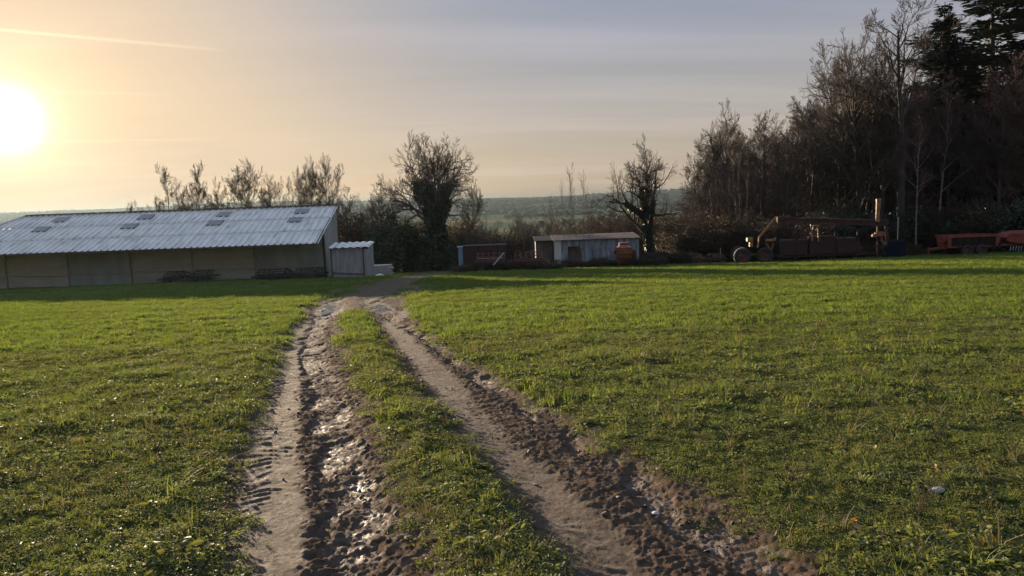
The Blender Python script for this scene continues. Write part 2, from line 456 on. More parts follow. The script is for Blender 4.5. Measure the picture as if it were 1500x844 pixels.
def herb_proto(name, nl, spread, ls, h, mat, seed=0, elong=1.5):
    """low broad-leaved weed: many small cupped leaves on short stalks"""
    r = random.Random(seed); V = []; Fs = []
    for _ in range(nl):
        a = r.uniform(0, 2*math.pi); d = spread*math.sqrt(r.random()); z = h*r.uniform(.15, 1)*(1-.4*d/spread)
        c = Vector((d*math.cos(a), d*math.sin(a), z)); s = ls*r.uniform(.6, 1.3)
        rot = Matrix.Rotation(r.uniform(0, 6.28), 3, 'Z') @ Matrix.Rotation(r.uniform(-.9, .9), 3, 'X') @ Matrix.Rotation(r.uniform(-.6, .3), 3, 'Y')
        st = len(V); pts = [(0, 0, 0), (.35*elong, .42, .12), (.8*elong, .38, .1), (elong*1.1, 0, -.05), (.8*elong, -.38, .1), (.35*elong, -.42, .12)]
        for p in pts: V.append(c + rot @ (Vector(p)*s))
        Fs += [(st, st+1, st+2, st+3), (st, st+3, st+4, st+5)]
    me = bpy.data.meshes.new(name); me.from_pydata([tuple(v) for v in V], [], Fs); me.materials.append(mat)
    return bpy.data.objects.new(name, me)
def rock_proto(name, mat, seed):
    r = np.random.default_rng(seed); n = 26; i = np.arange(n)+.5
    ph = np.arccos(1-2*i/n); th = math.pi*(1+5**.5)*i
    V = np.stack([np.cos(th)*np.sin(ph), np.sin(th)*np.sin(ph), np.cos(ph)], -1)*r.uniform(.55, 1.15, (n, 1))
    V *= [1, .8, .55]
    import bmesh
    bm = bmesh.new()
    for v in V: bm.verts.new(v)
    bmesh.ops.convex_hull(bm, input=bm.verts)
    me = bpy.data.meshes.new(name); bm.to_mesh(me); bm.free(); me.materials.append(mat)
    return bpy.data.objects.new(name, me)

M_BLADE = leafmat('grass_blades', [(.2, (0.0759, 0.0821, 0.0317)), (.45, (0.1012, 0.1268, 0.0408)), (.7, (0.1393, 0.1700, 0.0590)), (.92, (0.1898, 0.1525, 0.0907))], trans=.5, rough=.6, pos_scale=.5, randw=.45, spec=.07, worn=.45)
M_FIELD = leafmat('field_blades', [(.25, (0.0784, 0.1114, 0.0272)), (.5, (0.1075, 0.1502, 0.0363)), (.8, (0.1492, 0.1855, 0.0544))], trans=.5, rough=.65, pos_scale=.18, randw=.35, spec=.06, worn=.45)
M_HERB = leafmat('weed_leaves', [(.2, (0.0733, 0.0774, 0.0317)), (.5, (0.1063, 0.1268, 0.0454)), (.85, (0.1582, 0.1783, 0.0726))], trans=.45, rough=.6, pos_scale=.8, randw=.5, spec=.10, worn=.45)
M_DRY = leafmat('dry_blades', [(.2, (.09, .065, .03)), (.7, (.20, .15, .075))], trans=.25, rough=.7, pos_scale=.8, randw=.6)
M_CLOD = simple('mud_clods', [(.3, (.035, .022, .014)), (.7, (.085, .056, .036))], scale=4, rough=.7, bump=.6, bscale=9, rand=.5, spec=.3)

def scatter(name, pts, sc_, rz, idx, protos, tiltv=.15):
    col = bpy.data.collections.new(name + '_kinds')
    for p in protos: col.objects.link(p)
    me = bpy.data.meshes.new(name); me.vertices.add(len(pts)); me.vertices.foreach_set('co', pts.astype(np.float32).ravel())
    def fa(n, typ, a, key='value'):
        at = me.attributes.new(n, typ, 'POINT'); at.data.foreach_set(key, a.ravel())
    fa('sc', 'FLOAT', sc_.astype(np.float32)); fa('kind_index', 'INT', idx.astype(np.int32))
    rot = np.stack([rng.normal(0, tiltv, len(pts)), rng.normal(0, tiltv, len(pts)), rz], -1).astype(np.float32)
    fa('rot', 'FLOAT_VECTOR', rot, 'vector')
    o = mobj(name, me)
    g = bpy.data.node_groups.new(name, 'GeometryNodeTree')
    g.interface.new_socket('Geometry', in_out='INPUT', socket_type='NodeSocketGeometry')
    g.interface.new_socket('Geometry', in_out='OUTPUT', socket_type='NodeSocketGeometry')
    gi = g.nodes.new('NodeGroupInput'); go = g.nodes.new('NodeGroupOutput')
    ip = g.nodes.new('GeometryNodeInstanceOnPoints'); ci = g.nodes.new('GeometryNodeCollectionInfo')
    ci.inputs['Collection'].default_value = col; ci.inputs['Separate Children'].default_value = True; ci.inputs['Reset Children'].default_value = True
    def na(n, typ):
        a = g.nodes.new('GeometryNodeInputNamedAttribute'); a.data_type = typ; a.inputs[0].default_value = n; return a.outputs[0]
    ip.inputs['Pick Instance'].default_value = True
    L = g.links.new
    L(gi.outputs[0], ip.inputs['Points']); L(ci.outputs[0], ip.inputs['Instance']); L(na('kind_index', 'INT'), ip.inputs['Instance Index'])
    L(na('rot', 'FLOAT_VECTOR'), ip.inputs['Rotation']); L(na('sc', 'FLOAT'), ip.inputs['Scale']); L(ip.outputs[0], go.inputs[0])
    md = o.modifiers.new('spread', 'NODES'); md.node_group = g
    return o

def sample(n, y0, y1, margin=2.5):
    """n points spread evenly over the ground strip between two distances, as wide as the view there"""
    y = y0 + (y1-y0)*rng.random(n*2); hw = margin + .74*y
    keep = rng.random(n*2) < hw/(margin+.74*y1); y = y[keep][:n]; hw = hw[keep][:n]
    return (rng.random(len(y))*2-1)*hw, y

def build_grass():
    pr = [blade_proto('a_tuft', 18, .022, .062, .035, .004, M_BLADE, seed=1), blade_proto('b_tuft', 24, .018, .050, .045, .0036, M_BLADE, seed=2),
          blade_proto('c_tuft', 12, .04, .10, .03, .0045, M_BLADE, .9, 4, seed=3),
          herb_proto('d_weed', 48, .09, .011, .034, M_HERB, 4), herb_proto('e_weed', 36, .07, .014, .042, M_HERB, 5, 1.9),
          herb_proto('f_weed', 60, .11, .009, .028, M_HERB, 6, 1.2),
          blade_proto('g_dry', 8, .04, .14, .04, .003, M_DRY, .9, 3, seed=7),
          blade_proto('h_field', 22, .04, .085, .10, .009, M_FIELD, .8, 3, seed=8), blade_proto('i_field', 20, .05, .095, .16, .014, M_FIELD, .8, 2, seed=9)]
    P_, S_, I_ = [], [], []
    def lay(n, y0, y1, probs, smin, smax, zo=0.0, power=1.0, off=0.0):
        x, y = sample(n, y0, y1)
        s = surface(x, y); d = s['dens']
        left = sstep(2, -3, x) 
        keep = rng.random(len(x)) < np.clip(d, 0, 1)**power - off
        x, y = x[keep], y[keep]; h = s['h'][keep]
        z = GB(x, y) + h - .004
        ks = np.array(list(probs.keys())); pv = np.array(list(probs.values())); pv = pv/pv.sum()
        # kinds grow in patches
        nn = np.clip(.5 + fbm(x*1.3+40, y*1.3, 3)*1.4 + rng.normal(0, .18, len(x)), 0, .9999)
        k = ks[np.searchsorted(np.cumsum(pv), nn*.9999).clip(0, len(ks)-1)]
        P_.append(np.stack([x, y, z], -1)); S_.append(rng.uniform(smin, smax, len(x))*(.75+.5*np.clip(.5+fbm(x*.8, y*.8, 2), 0, 1))); I_.append(k)
    lay(1500, 1.6, 16, {2: 2, 4: 1, 6: 1.2, 0: 1}, 1.2, 2.1)
    mixn = {3: 3, 1: 2.2, 5: 2.2, 0: 2.5, 4: 2.4, 1.0: 1, 2: .8}
    lay(38000, 1.6, 7, {3: 2.4, 1: 2.2, 5: 2.6, 0: 2.0, 4: 2.6, 2: .5}, .6, 1.05)
    lay(2600, 1.6, 9, {6: 1}, .5, 1.0)
    lay(44000, 7, 14, {3: 2.0, 1: 2.5, 5: 2.2, 0: 2.5, 4: 2.2, 7: 1.5, 2: .3}, .9, 1.5)
    lay(48000, 14, 30, {7: 3, 1: .6, 4: .8, 8: 2}, .9, 1.5)
    lay(42000, 30, 62, {8: 1, 7: .3}, 1.1, 1.9)
    p = np.concatenate(P_); s = np.concatenate(S_); i = np.concatenate(I_)
    o = scatter('grass', p, s, rng.random(len(p))*6.28, i, pr, .12)
    tag(o, 'short green field grass and low weeds on both sides of the ruts', 'grass', kind='stuff')
    # clods of mud
    pr = [rock_proto('k%d_clod' % q, M_CLOD, 40+q) for q in range(5)]
    x, y = sample(150000, 2, 24); s = surface(x, y)
    w = s['track']*(1-s['sm']*.93)*(1-s['wet']*.6)
    w = w*np.clip(.25+fbm(x*2.2+7, y*1.6, 3)*1.6, .04, 1)
    k = rng.random(len(x)) < w*.55
    x, y, h = x[k], y[k], s['h'][k]
    sz = .004 + .022*rng.random(len(x))**3.5
    o = scatter('mud_clods', np.stack([x, y, GB(x, y)+h+sz*.12], -1), sz*(1+y*.02), rng.random(len(x))*6.28, rng.integers(0, 5, len(x)), pr, .5)
    tag(o, 'loose brown clods of mud thrown up along the wheel ruts', 'mud clods', kind='stuff')
    # fallen leaves and pale bits
    ml = simple('fallen_leaf', [(.3, (.16, .07, .03)), (.7, (.32, .2, .1))], scale=20, rough=.8, bump=0, rand=.8)
    pr = [herb_proto('l1_leaf', 1, .001, .028, .03, ml, 21), herb_proto('l2_leaf', 2, .03, .022, .03, ml, 22), herb_proto('l3_leaf', 1, .001, .02, .04, ml, 25)]
    x, y = sample(900, 2.2, 16); s = surface(x, y); k = s['track'] < .3; x, y, h = x[k], y[k], s['h'][k]
    o = scatter('fallen_leaves', np.stack([x, y, GB(x, y)+h+.02], -1), rng.uniform(.6, 1.2, len(x)), rng.random(len(x))*6.28, rng.integers(0, 3, len(x)), pr, .4)
    tag(o, 'scattered dry brown leaves lying in the grass', 'fallen leaves', kind='stuff')
build_grass()

# ------------------------------------------------------------------ sky, sun, air
def world():
    w = bpy.data.worlds.new('World'); sc.world = w; w.use_nodes = True; t = w.node_tree; t.nodes.clear(); L = t.links.new
    out = N(t, 'ShaderNodeOutputWorld'); bg = N(t, 'ShaderNodeBackground')
    sky = N(t, 'ShaderNodeTexSky', sky_type='NISHITA'); sky.sun_disc = False; sky.sun_elevation = SUN_EL; sky.sun_rotation = SUN_AZ
    sky.air_density = 1.0; sky.dust_density = 1.0; sky.ozone_density = 1.6; sky.altitude = 100
    tc = N(t, 'ShaderNodeTexCoord'); D = tc.outputs['Generated']
    sun = (math.sin(SUN_AZ)*math.cos(SUN_EL), math.cos(SUN_AZ)*math.cos(SUN_EL), math.sin(SUN_EL))
    def vdot(vec):
        n = N(t, 'ShaderNodeVectorMath', operation='DOT_PRODUCT'); n.inputs[1].default_value = vec; L(D, n.inputs[0]); return n.outputs['Value']
    def m(op, a, b=None, c=None, clamp=False):
        n = N(t, 'ShaderNodeMath', operation=op); n.use_clamp = clamp
        for i, q in enumerate((a, b, c)):
            if q is None: continue
            if isinstance(q, (int, float)): n.inputs[i].default_value = q
            else: L(q, n.inputs[i])
        return n.outputs[0]
    def mix(f, a, b, bl='MIX'):
        x = N(t, 'ShaderNodeMixRGB', blend_type=bl)
        for i, q in enumerate((f, a, b)):
            if isinstance(q, (int, float)): x.inputs[i].default_value = q
            elif isinstance(q, tuple): x.inputs[i].default_value = (*q, 1)
            else: L(q, x.inputs[i])
        return x.outputs[0]
    sep = N(t, 'ShaderNodeSeparateXYZ'); L(D, sep.inputs[0]); zz = sep.outputs[2]
    zp = m('ADD', m('MAXIMUM', zz, 0), .12)
    cx = m('DIVIDE', sep.outputs[0], zp); cy = m('DIVIDE', sep.outputs[1], zp)
    cb = N(t, 'ShaderNodeCombineXYZ'); L(cx, cb.inputs[0]); L(cy, cb.inputs[1])
    mp = N(t, 'ShaderNodeMapping'); mp.inputs['Rotation'].default_value = (0, 0, R(12)); mp.inputs['Scale'].default_value = (.35, 1.3, 1); L(cb.outputs[0], mp.inputs[0])
    n1 = N(t, 'ShaderNodeTexNoise'); n1.inputs['Scale'].default_value = 1.0; n1.inputs['Detail'].default_value = 7; n1.inputs['Roughness'].default_value = .55; n1.inputs['Distortion'].default_value = .6
    L(mp.outputs[0], n1.inputs['Vector'])
    n2 = N(t, 'ShaderNodeTexNoise'); n2.inputs['Scale'].default_value = .45; n2.inputs['Detail'].default_value = 3; L(cb.outputs[0], n2.inputs['Vector'])
    cl = m('MULTIPLY_ADD', n1.outputs['Fac'], 2.2, -.62, True)
    big = m('MULTIPLY_ADD', n2.outputs['Fac'], 2.0, -.4, True)
    cs = vdot(sun)                                  # cosine of the angle to the sun
    c1 = m('MAXIMUM', cs, 0)
    near = m('POWER', c1, 14.0)
    # veil of high thin cloud: grey-lilac away from the sun, cream towards it
    elev = m('MULTIPLY', m('MAXIMUM', zz, 0), 3.2, None, True)
    vfar = mix(elev, (.57, .45, .35), (.225, .30, .455))
    vcol = mix(near, vfar, (.63, .48, .32))
    amt = m('MULTIPLY_ADD', m('MULTIPLY', cl, big), .30, .66, True)
    base = mix(SKYK, (0, 0, 0), sky.outputs[0])
    vs = mix(1.0, vcol, (VEIL, VEIL, VEIL), 'MULTIPLY')
    band = m('MULTIPLY_ADD', n1.outputs['Fac'], .36, .81)
    vs = mix(1.0, vs, band, 'MULTIPLY')
    amt = m('ADD', amt, m('MULTIPLY', near, .3), None, True)
    c = mix(amt, base, vs)
    # streaks of cirrus
    st = m('MULTIPLY_ADD', n1.outputs['Fac'], 5.0, -2.75, True)
    c = mix(m('MULTIPLY', st, .16), c, mix(1.0, mix(elev, (.85, .66, .52), (.46, .46, .52)), (VEIL, VEIL, VEIL), 'MULTIPLY'))
    # vapour trails: thin bands along great circles
    def trail(a, b, width, strg, fade=.5):
        da = Vector(ray(*a)).normalized(); db = Vector(ray(*b)).normalized(); nn = da.cross(db).normalized()
        along = nn.cross(da).normalized(); tot = da.angle(db)
        o = m('ABSOLUTE', vdot(tuple(nn)))
        f = m('SUBTRACT', 1.0, m('DIVIDE', o, width), None, True)
        s = vdot(tuple(along))
        f2 = m('SUBTRACT', 1.0, m('DIVIDE', s, math.sin(tot)), None, True)
        pos = m('GREATER_THAN', s, -.5)
        return m('MULTIPLY', m('MULTIPLY', m('POWER', f, 1.3), m('POWER', f2, fade)), m('MULTIPLY', pos, strg))
    for a, b, wd, sg in (((-60, 38), (330, 74), .0030, .55), ((-60, 131), (260, 139), .0034, .25), ((-60, 209), (330, 204), .0028, .25), ((-40, 236), (260, 243), .0030, .12)):
        c = mix(trail(a, b, wd, sg), c, mix(1.0, (1.0, .80, .55), (VEIL*1.0, VEIL*1.0, VEIL*1.0), 'MULTIPLY'))
    # aureole round the sun, seen through thin cloud
    g1 = m('MULTIPLY', m('POWER', c1, 36.0), .20); g2 = m('MULTIPLY', m('POWER', c1, 260.0), .34); g3 = m('MULTIPLY', m('POWER', c1, 2800.0), 3.6)
    stretch = m('ADD', m('ADD', g1, g2), g3)
    glow = mix(1.0, (1.0, .74, .42), stretch, 'MULTIPLY')
    glow = mix(1.0, glow, (VEIL, VEIL, VEIL), 'MULTIPLY')
    c = mix(1.0, c, glow, 'ADD')
    # added fill: sky high overhead, above the frame, brightened to lift shadows below
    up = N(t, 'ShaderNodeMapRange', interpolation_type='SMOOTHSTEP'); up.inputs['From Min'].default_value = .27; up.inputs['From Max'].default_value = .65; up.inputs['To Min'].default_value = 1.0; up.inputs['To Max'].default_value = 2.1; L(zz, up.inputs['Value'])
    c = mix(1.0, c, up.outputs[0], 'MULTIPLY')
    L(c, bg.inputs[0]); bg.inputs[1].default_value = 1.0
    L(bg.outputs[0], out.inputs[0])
    return w
SKYK = 0.022
VEIL = 0.325
world()

sl = bpy.data.lights.new('sun', 'SUN'); sl.energy = 5.0; sl.angle = R(.6); sl.color = (1.0, .78, .54)
so = bpy.data.objects.new('sun', sl); link(so)
sd = Vector((math.sin(SUN_AZ)*math.cos(SUN_EL), math.cos(SUN_AZ)*math.cos(SUN_EL), math.sin(SUN_EL)))
so.rotation_euler = sd.to_track_quat('Z', 'Y').to_euler(); so.location = sd*200

def haze():
    mb = MB(); x0, x1, y0, y1, z0, z1 = -8200, 8200, -60, 4600, -45, 30
    mb.add([(x0,y0,z0),(x1,y0,z0),(x1,y1,z0),(x0,y1,z0),(x0,y0,z1),(x1,y0,z1),(x1,y1,z1),(x0,y1,z1)],
           [(3,2,1,0),(4,5,6,7),(0,1,5,4),(1,2,6,5),(2,3,7,6),(3,0,4,7)])
    m = bpy.data.materials.new('air'); t = nt(m); o = N(t, 'ShaderNodeOutputMaterial'); v = N(t, 'ShaderNodeVolumePrincipled')
    v.inputs['Color'].default_value = (.085, .115, .135, 1); v.inputs['Density'].default_value = HAZE; v.inputs['Anisotropy'].default_value = .55
    t.links.new(v.outputs[0], o.inputs['Volume'])
    h = mb.build('haze', m); tag(h, 'thin evening haze lying over the field and valley', 'haze', kind='stuff')
HAZE = .00020
haze()

cam = bpy.data.cameras.new('camera'); cam.sensor_width = 36; cam.lens = 36*F/1500; cam.clip_start = .05; cam.clip_end = 20000
co = bpy.data.objects.new('camera', cam); link(co)
co.matrix_world = Matrix.Translation((0, 0, EYE)) @ Matrix.Rotation(math.pi/2 - PITCH, 4, 'X') @ Matrix.Rotation(ROLL, 4, 'Z')
sc.camera = co
sc.view_settings.view_transform = 'Standard'; sc.view_settings.look = 'None'; sc.view_settings.exposure = 1.92; sc.view_settings.gamma = 1
sc.cycles.max_bounces = 6; sc.cycles.diffuse_bounces = 2; sc.cycles.glossy_bounces = 2; sc.cycles.transmission_bounces = 3; sc.cycles.volume_bounces = 0; sc.cycles.transparent_max_bounces = 4
sc.cycles.use_denoising = True
try: sc.cycles.denoiser = 'OPENIMAGEDENOISE'
except Exception: pass
sc.cycles.sample_clamp_indirect = 4.0
sc.cycles.use_adaptive_sampling = True; sc.cycles.adaptive_threshold = .02
# ------------------------------------------------------------------ trees
M_BARK = simple('bark_grey', [(.3, (.030, .024, .019)), (.7, (.080, .066, .052))], scale=6, rough=.9, bump=.6, bscale=20, stretch=(1, 1, .25), rand=.25, bdist=.03)
M_TWIG = simple('twigs_brown', [(.2, (.042, .033, .026)), (.8, (.082, .064, .050))], scale=2, rough=.9, bump=0, rand=.6, spec=.1)
M_TWIG_RED = simple('twigs_reddish', [(.2, (.045, .027, .021)), (.8, (.090, .052, .040))], scale=2, rough=.9, bump=0, rand=.6, spec=.1)
M_TWIG_GOLD = simple('twigs_golden', [(.2, (.06, .042, .028)), (.8, (.12, .085, .055))], scale=2, rough=.9, bump=0, rand=.5, spec=.1)
M_BIRCH = simple('bark_birch', [(.42, (.07, .06, .05)), (.5, (.14, .12, .10)), (.8, (.20, .175, .145))], scale=2.5, rough=.7, bump=.2, stretch=(1, 1, 2.5))
M_IVY = leafmat('ivy_leaves', [(.2, (.016, .022, .010)), (.6, (.030, .040, .016)), (.9, (.05, .06, .022))], trans=.15, rough=.45, pos_scale=1.5, randw=.2, spec=.35, tcol=.8)
M_NEEDLE = leafmat('conifer_needles', [(.2, (.012, .020, .014)), (.6, (.022, .034, .020)), (.9, (.035, .048, .026))], trans=.1, rough=.6, pos_scale=.8, randw=.3, spec=.2, tcol=.7)
M_BRAMBLE = leafmat('bramble_leaves', [(.2, (.030, .022, .014)), (.5, (.050, .035, .020)), (.8, (.055, .050, .022))], trans=.2, rough=.7, pos_scale=.7, randw=.4, spec=.15, tcol=.8)
M_HOLLY = leafmat('evergreen_leaves', [(.2, (.018, .026, .012)), (.7, (.035, .048, .018))], trans=.12, rough=.45, pos_scale=1, randw=.3, tcol=.8)

class Tubes:
    def __init__(s): s.V = []; s.F = []; s.n = 0
    def chain(s, pts, rad, k):
        pts = np.asarray(pts, float); rad = np.asarray(rad, float); m = len(pts)
        d = np.gradient(pts, axis=0); d /= np.linalg.norm(d, axis=1)[:, None] + 1e-9
        ref = np.array([0, 0, 1.0]) if abs(d[0, 2]) < .8 else np.array([1.0, 0, 0])
        u = np.cross(d, ref); u /= np.linalg.norm(u, axis=1)[:, None] + 1e-9; w = np.cross(d, u)
        a = np.arange(k)*2*math.pi/k
        ring = pts[:, None] + rad[:, None, None]*(u[:, None]*np.cos(a)[None, :, None] + w[:, None]*np.sin(a)[None, :, None])
        i = np.arange(m*k).reshape(m, k) + s.n; j = np.roll(i, -1, 1)
        s.V.append(ring.reshape(-1, 3)); s.F.append(np.stack([i[:-1], j[:-1], j[1:], i[1:]], -1).reshape(-1, 4)); s.n += m*k
    def mesh(s, name, mat): return fast_mesh(name, np.concatenate(s.V), np.concatenate(s.F), mat, True)

def leaf_cloud(centres, n, rad, size, r, squash=.8, elong=1.0):
    """n small leaf faces round random centres (m,3); returns V, F"""
    c = centres[r.integers(0, len(centres), n)]
    d = r.normal(0, 1, (n, 3)); d /= np.linalg.norm(d, axis=1)[:, None]
    rr = rad if np.isscalar(rad) else rad
    p = c + d*(rr*r.random(n)[:, None]**.45)*[1, 1, squash]
    a = r.normal(0, 1, (n, 3)); a /= np.linalg.norm(a, axis=1)[:, None]
    b = np.cross(a, r.normal(0, 1, (n, 3))); b /= np.linalg.norm(b, axis=1)[:, None]
    s = size*(.6+.8*r.random(n))[:, None]
    V = np.stack([p-a*s*elong, p-b*s*.6, p+a*s*elong, p+b*s*.6], 1).reshape(-1, 3)
    return V, np.arange(4*n).reshape(n, 4)

def grow(seed, H=12., trunk_h=.25, r0=.28, limbs=6, spread=.9, up=.25, lens=(1, .62, .55, .5, .45), kids=(0, 7, 7, 6, 4), wig=.09, levels=4, limb_start=.2, leader=True, twig_r=.011, ang=(.5, 1.15), droop=0.0, multi=1, taper=.75):
    """returns trunk tubes, twig tubes, limb sample points"""
    r = np.random.default_rng(seed); T, C = Tubes(), Tubes(); limb_pts = []
    up_v = np.array([0, 0, 1.0])
    def branch(p, d, L, rad, lv):
        n = (10, 8, 5, 4, 3)[lv]; pts = [p]; dd = d.copy(); w = wig*(.55, 1.2, 1.3, 1.2, 1.2)[lv]
        u = up*(.4, 1.0, .8, .8, .7)[lv]
        for k in range(n):
            dd = dd + r.normal(0, w, 3) + up_v*(u/n*1.5)
            dd /= np.linalg.norm(dd); pts.append(pts[-1] + dd*L/n)
        pts = np.array(pts); f = np.linspace(0, 1, n+1)
        rads = rad*(1-f*(.80 if lv < 2 else .6))
        if lv == 0: rads[0] *= 1.45; rads = np.maximum(rads, .02)
        rads = np.maximum(rads, twig_r*(.6 if lv > 2 else .8))
        (T if lv <= 1 else C).chain(pts, rads, (8, 6, 4, 3, 3)[lv])
        if lv <= 1: limb_pts.append((pts, rads))
        if lv >= levels: return
        nk = limbs if lv == 0 else kids[lv]
        for q in range(nk):
            lo = limb_start if lv == 0 else .15
            t = lo + (1-lo)*((q + r.random())/nk)**.85
            x = t*n; i = min(int(x), n-1); pp = pts[i] + (pts[i+1]-pts[i])*(x-i); pd = pts[i+1]-pts[i]; pd /= np.linalg.norm(pd)
            az = r.uniform(0, 2*math.pi) if lv else (q*2.4 + r.uniform(-.5, .5))
            a = pd.copy(); o = np.cross(a, [1, 0, 0] if abs(a[0]) < .8 else [0, 1, 0]); o /= np.linalg.norm(o); o2 = np.cross(a, o)
            side = o*math.cos(az) + o2*math.sin(az); an = r.uniform(*ang)*(spread*(1.25-.55*t) if lv == 0 else (1, 1, .85, .75, .7)[lv])
            nd = a*math.cos(an) + side*math.sin(an)
            tt = (t-lo)/(1-lo)
            ll = L*lens[lv+1]*((1-.45*tt) if lv == 0 else (1.1-.5*t))*r.uniform(.7, 1.2)
            branch(pp, nd, ll, max(min(rads[i]*.62, ll*(.035, .026, .015, .009)[lv]+.006), twig_r), lv+1)
    for q in range(multi):
        if multi > 1:
            a = q*2.4+r.random(); d = np.array([math.cos(a)*.32*spread, math.sin(a)*.32*spread, 1.0]); p = np.array([math.cos(a)*.15, math.sin(a)*.15, -.1])
            hh = H*r.uniform(.7, 1.05)
        else: d = up_v.copy(); p = np.array([0, 0, -.2]); hh = H
        branch(p, d/np.linalg.norm(d), hh, r0*(1 if multi == 1 else r.uniform(.7, 1)), 0)
    return T, C, limb_pts

PROTO = {}
def proto(name, kind, twig=None, bark=None, ivy=None, **k):
    T, C, lp = grow(**k)
    tm = T.mesh('trunk', bark or M_BARK); cm = C.mesh('crown', twig or M_TWIG)
    vs = np.concatenate(C.V); H = np.percentile(vs[:, 2], 99.7); W = np.percentile(np.abs(vs[:, :2]), 98)*2
    im = None
    if ivy:
        r = np.random.default_rng(k['seed']+99); V, Fs = [], []; n0 = 0
        for j, (pts, rads) in enumerate(lp):
            if j and r.random() > ivy.get('limbs', .6): continue
            m = len(pts); cut = ivy['h']*H; 
            for a in range(m-1):
                if pts[a][2] > cut*r.uniform(.85, 1.1) or (j and a > ivy.get('reach', 3)): break
                seg = pts[a] + (pts[a+1]-pts[a])*np.linspace(0, 1, 6)[:, None]
                fat = ivy['r']*(1.0-.45*pts[a][2]/cut)*(1 if j == 0 else .75)
                v, f = leaf_cloud(seg, int(ivy['n']*(1 if j == 0 else .45)), fat, .10, r)
                V.append(v); Fs.append(f+n0); n0 += len(v)
        im = fast_mesh('ivy', np.concatenate(V), np.concatenate(Fs), M_IVY)
    PROTO[name] = dict(kind=kind, t=tm, c=cm, i=im, H=H, W=W)

proto('spreading', 'bare_tree', seed=6, H=5.4, limbs=16, limb_start=.5, spread=1.15, up=.26, lens=(1, 1.05, .5, .5, .5), kids=(0, 11, 8, 7, 2), r0=.36, ivy=dict(h=.72, r=1.15, n=1500, limbs=.5, reach=3))
proto('forked', 'bare_tree', seed=22, H=5.6, limbs=11, limb_start=.38, spread=1.1, up=.25, wig=.14, lens=(1, .95, .55, .55, .5), kids=(0, 9, 7, 6, 3), r0=.40, ang=(.6, 1.15), ivy=dict(h=.62, r=.62, n=900, limbs=.5, reach=3))
proto('upright', 'bare_tree', twig=M_TWIG_GOLD, seed=3, H=9, limbs=14, limb_start=.2, spread=1.0, up=.28, lens=(1, .56, .5, .5, .5), kids=(0, 11, 9, 7, 2), r0=.17, twig_r=.010)
proto('leaning', 'bare_tree', twig=M_TWIG_GOLD, seed=14, H=8.5, multi=3, limbs=9, limb_start=.3, spread=1.0, up=.25, lens=(1, .45, .5, .5, .5), kids=(0, 9, 8, 6, 2), r0=.12, twig_r=.010)
proto('woodland_tall', 'bare_tree', seed=5, H=13.5, limbs=17, limb_start=.35, spread=1.1, up=.3, lens=(1, .34, .52, .5, .5), kids=(0, 9, 8, 6, 2), r0=.24)
proto('woodland_broad', 'bare_tree', seed=6, H=10.5, limbs=16, limb_start=.25, spread=1.15, up=.28, lens=(1, .6, .48, .5, .48), kids=(0, 11, 8, 7, 2), r0=.32)
proto('woodland_red', 'bare_tree', twig=M_TWIG_RED, seed=8, H=12, limbs=18, limb_start=.22, spread=1.1, up=.28, lens=(1, .36, .52, .5, .48), kids=(0, 9, 8, 6, 2), r0=.2)
proto('woodland_thin', 'bare_tree', twig=M_TWIG_RED, bark=M_BIRCH, seed=9, H=12, limbs=14, limb_start=.4, spread=1.0, up=.25, lens=(1, .26, .5, .5, .45), kids=(0, 7, 7, 5, 2), r0=.12)
proto('sparse_top', 'bare_tree', seed=10, H=16, limbs=12, limb_start=.5, spread=.9, up=.4, lens=(1, .28, .5, .5, .4), kids=(0, 7, 6, 5, 3), r0=.24, wig=.06, twig_r=.013)
proto('sapling', 'sapling', twig=M_TWIG_RED, seed=12, H=7, multi=2, limbs=8, limb_start=.35, spread=.5, up=.4, lens=(1, .28, .5, .4, .4), kids=(0, 5, 2, 0, 0), r0=.035, levels=3, wig=.05, twig_r=.012)
proto('shrub_red', 'bare_shrub', twig=M_TWIG_RED, seed=13, H=3.2, multi=9, limbs=8, limb_start=.1, spread=1.3, up=.25, lens=(1, .5, .55, .5, .4), kids=(0, 7, 7, 4, 0), r0=.035, levels=3, wig=.1, twig_r=.012)
proto('shrub_brown', 'bare_shrub', twig=M_TWIG, seed=15, H=3.4, multi=11, limbs=8, limb_start=.1, spread=1.6, up=.15, lens=(1, .5, .55, .5, .4), kids=(0, 7, 7, 4, 0), r0=.03, levels=3, wig=.12, twig_r=.012)

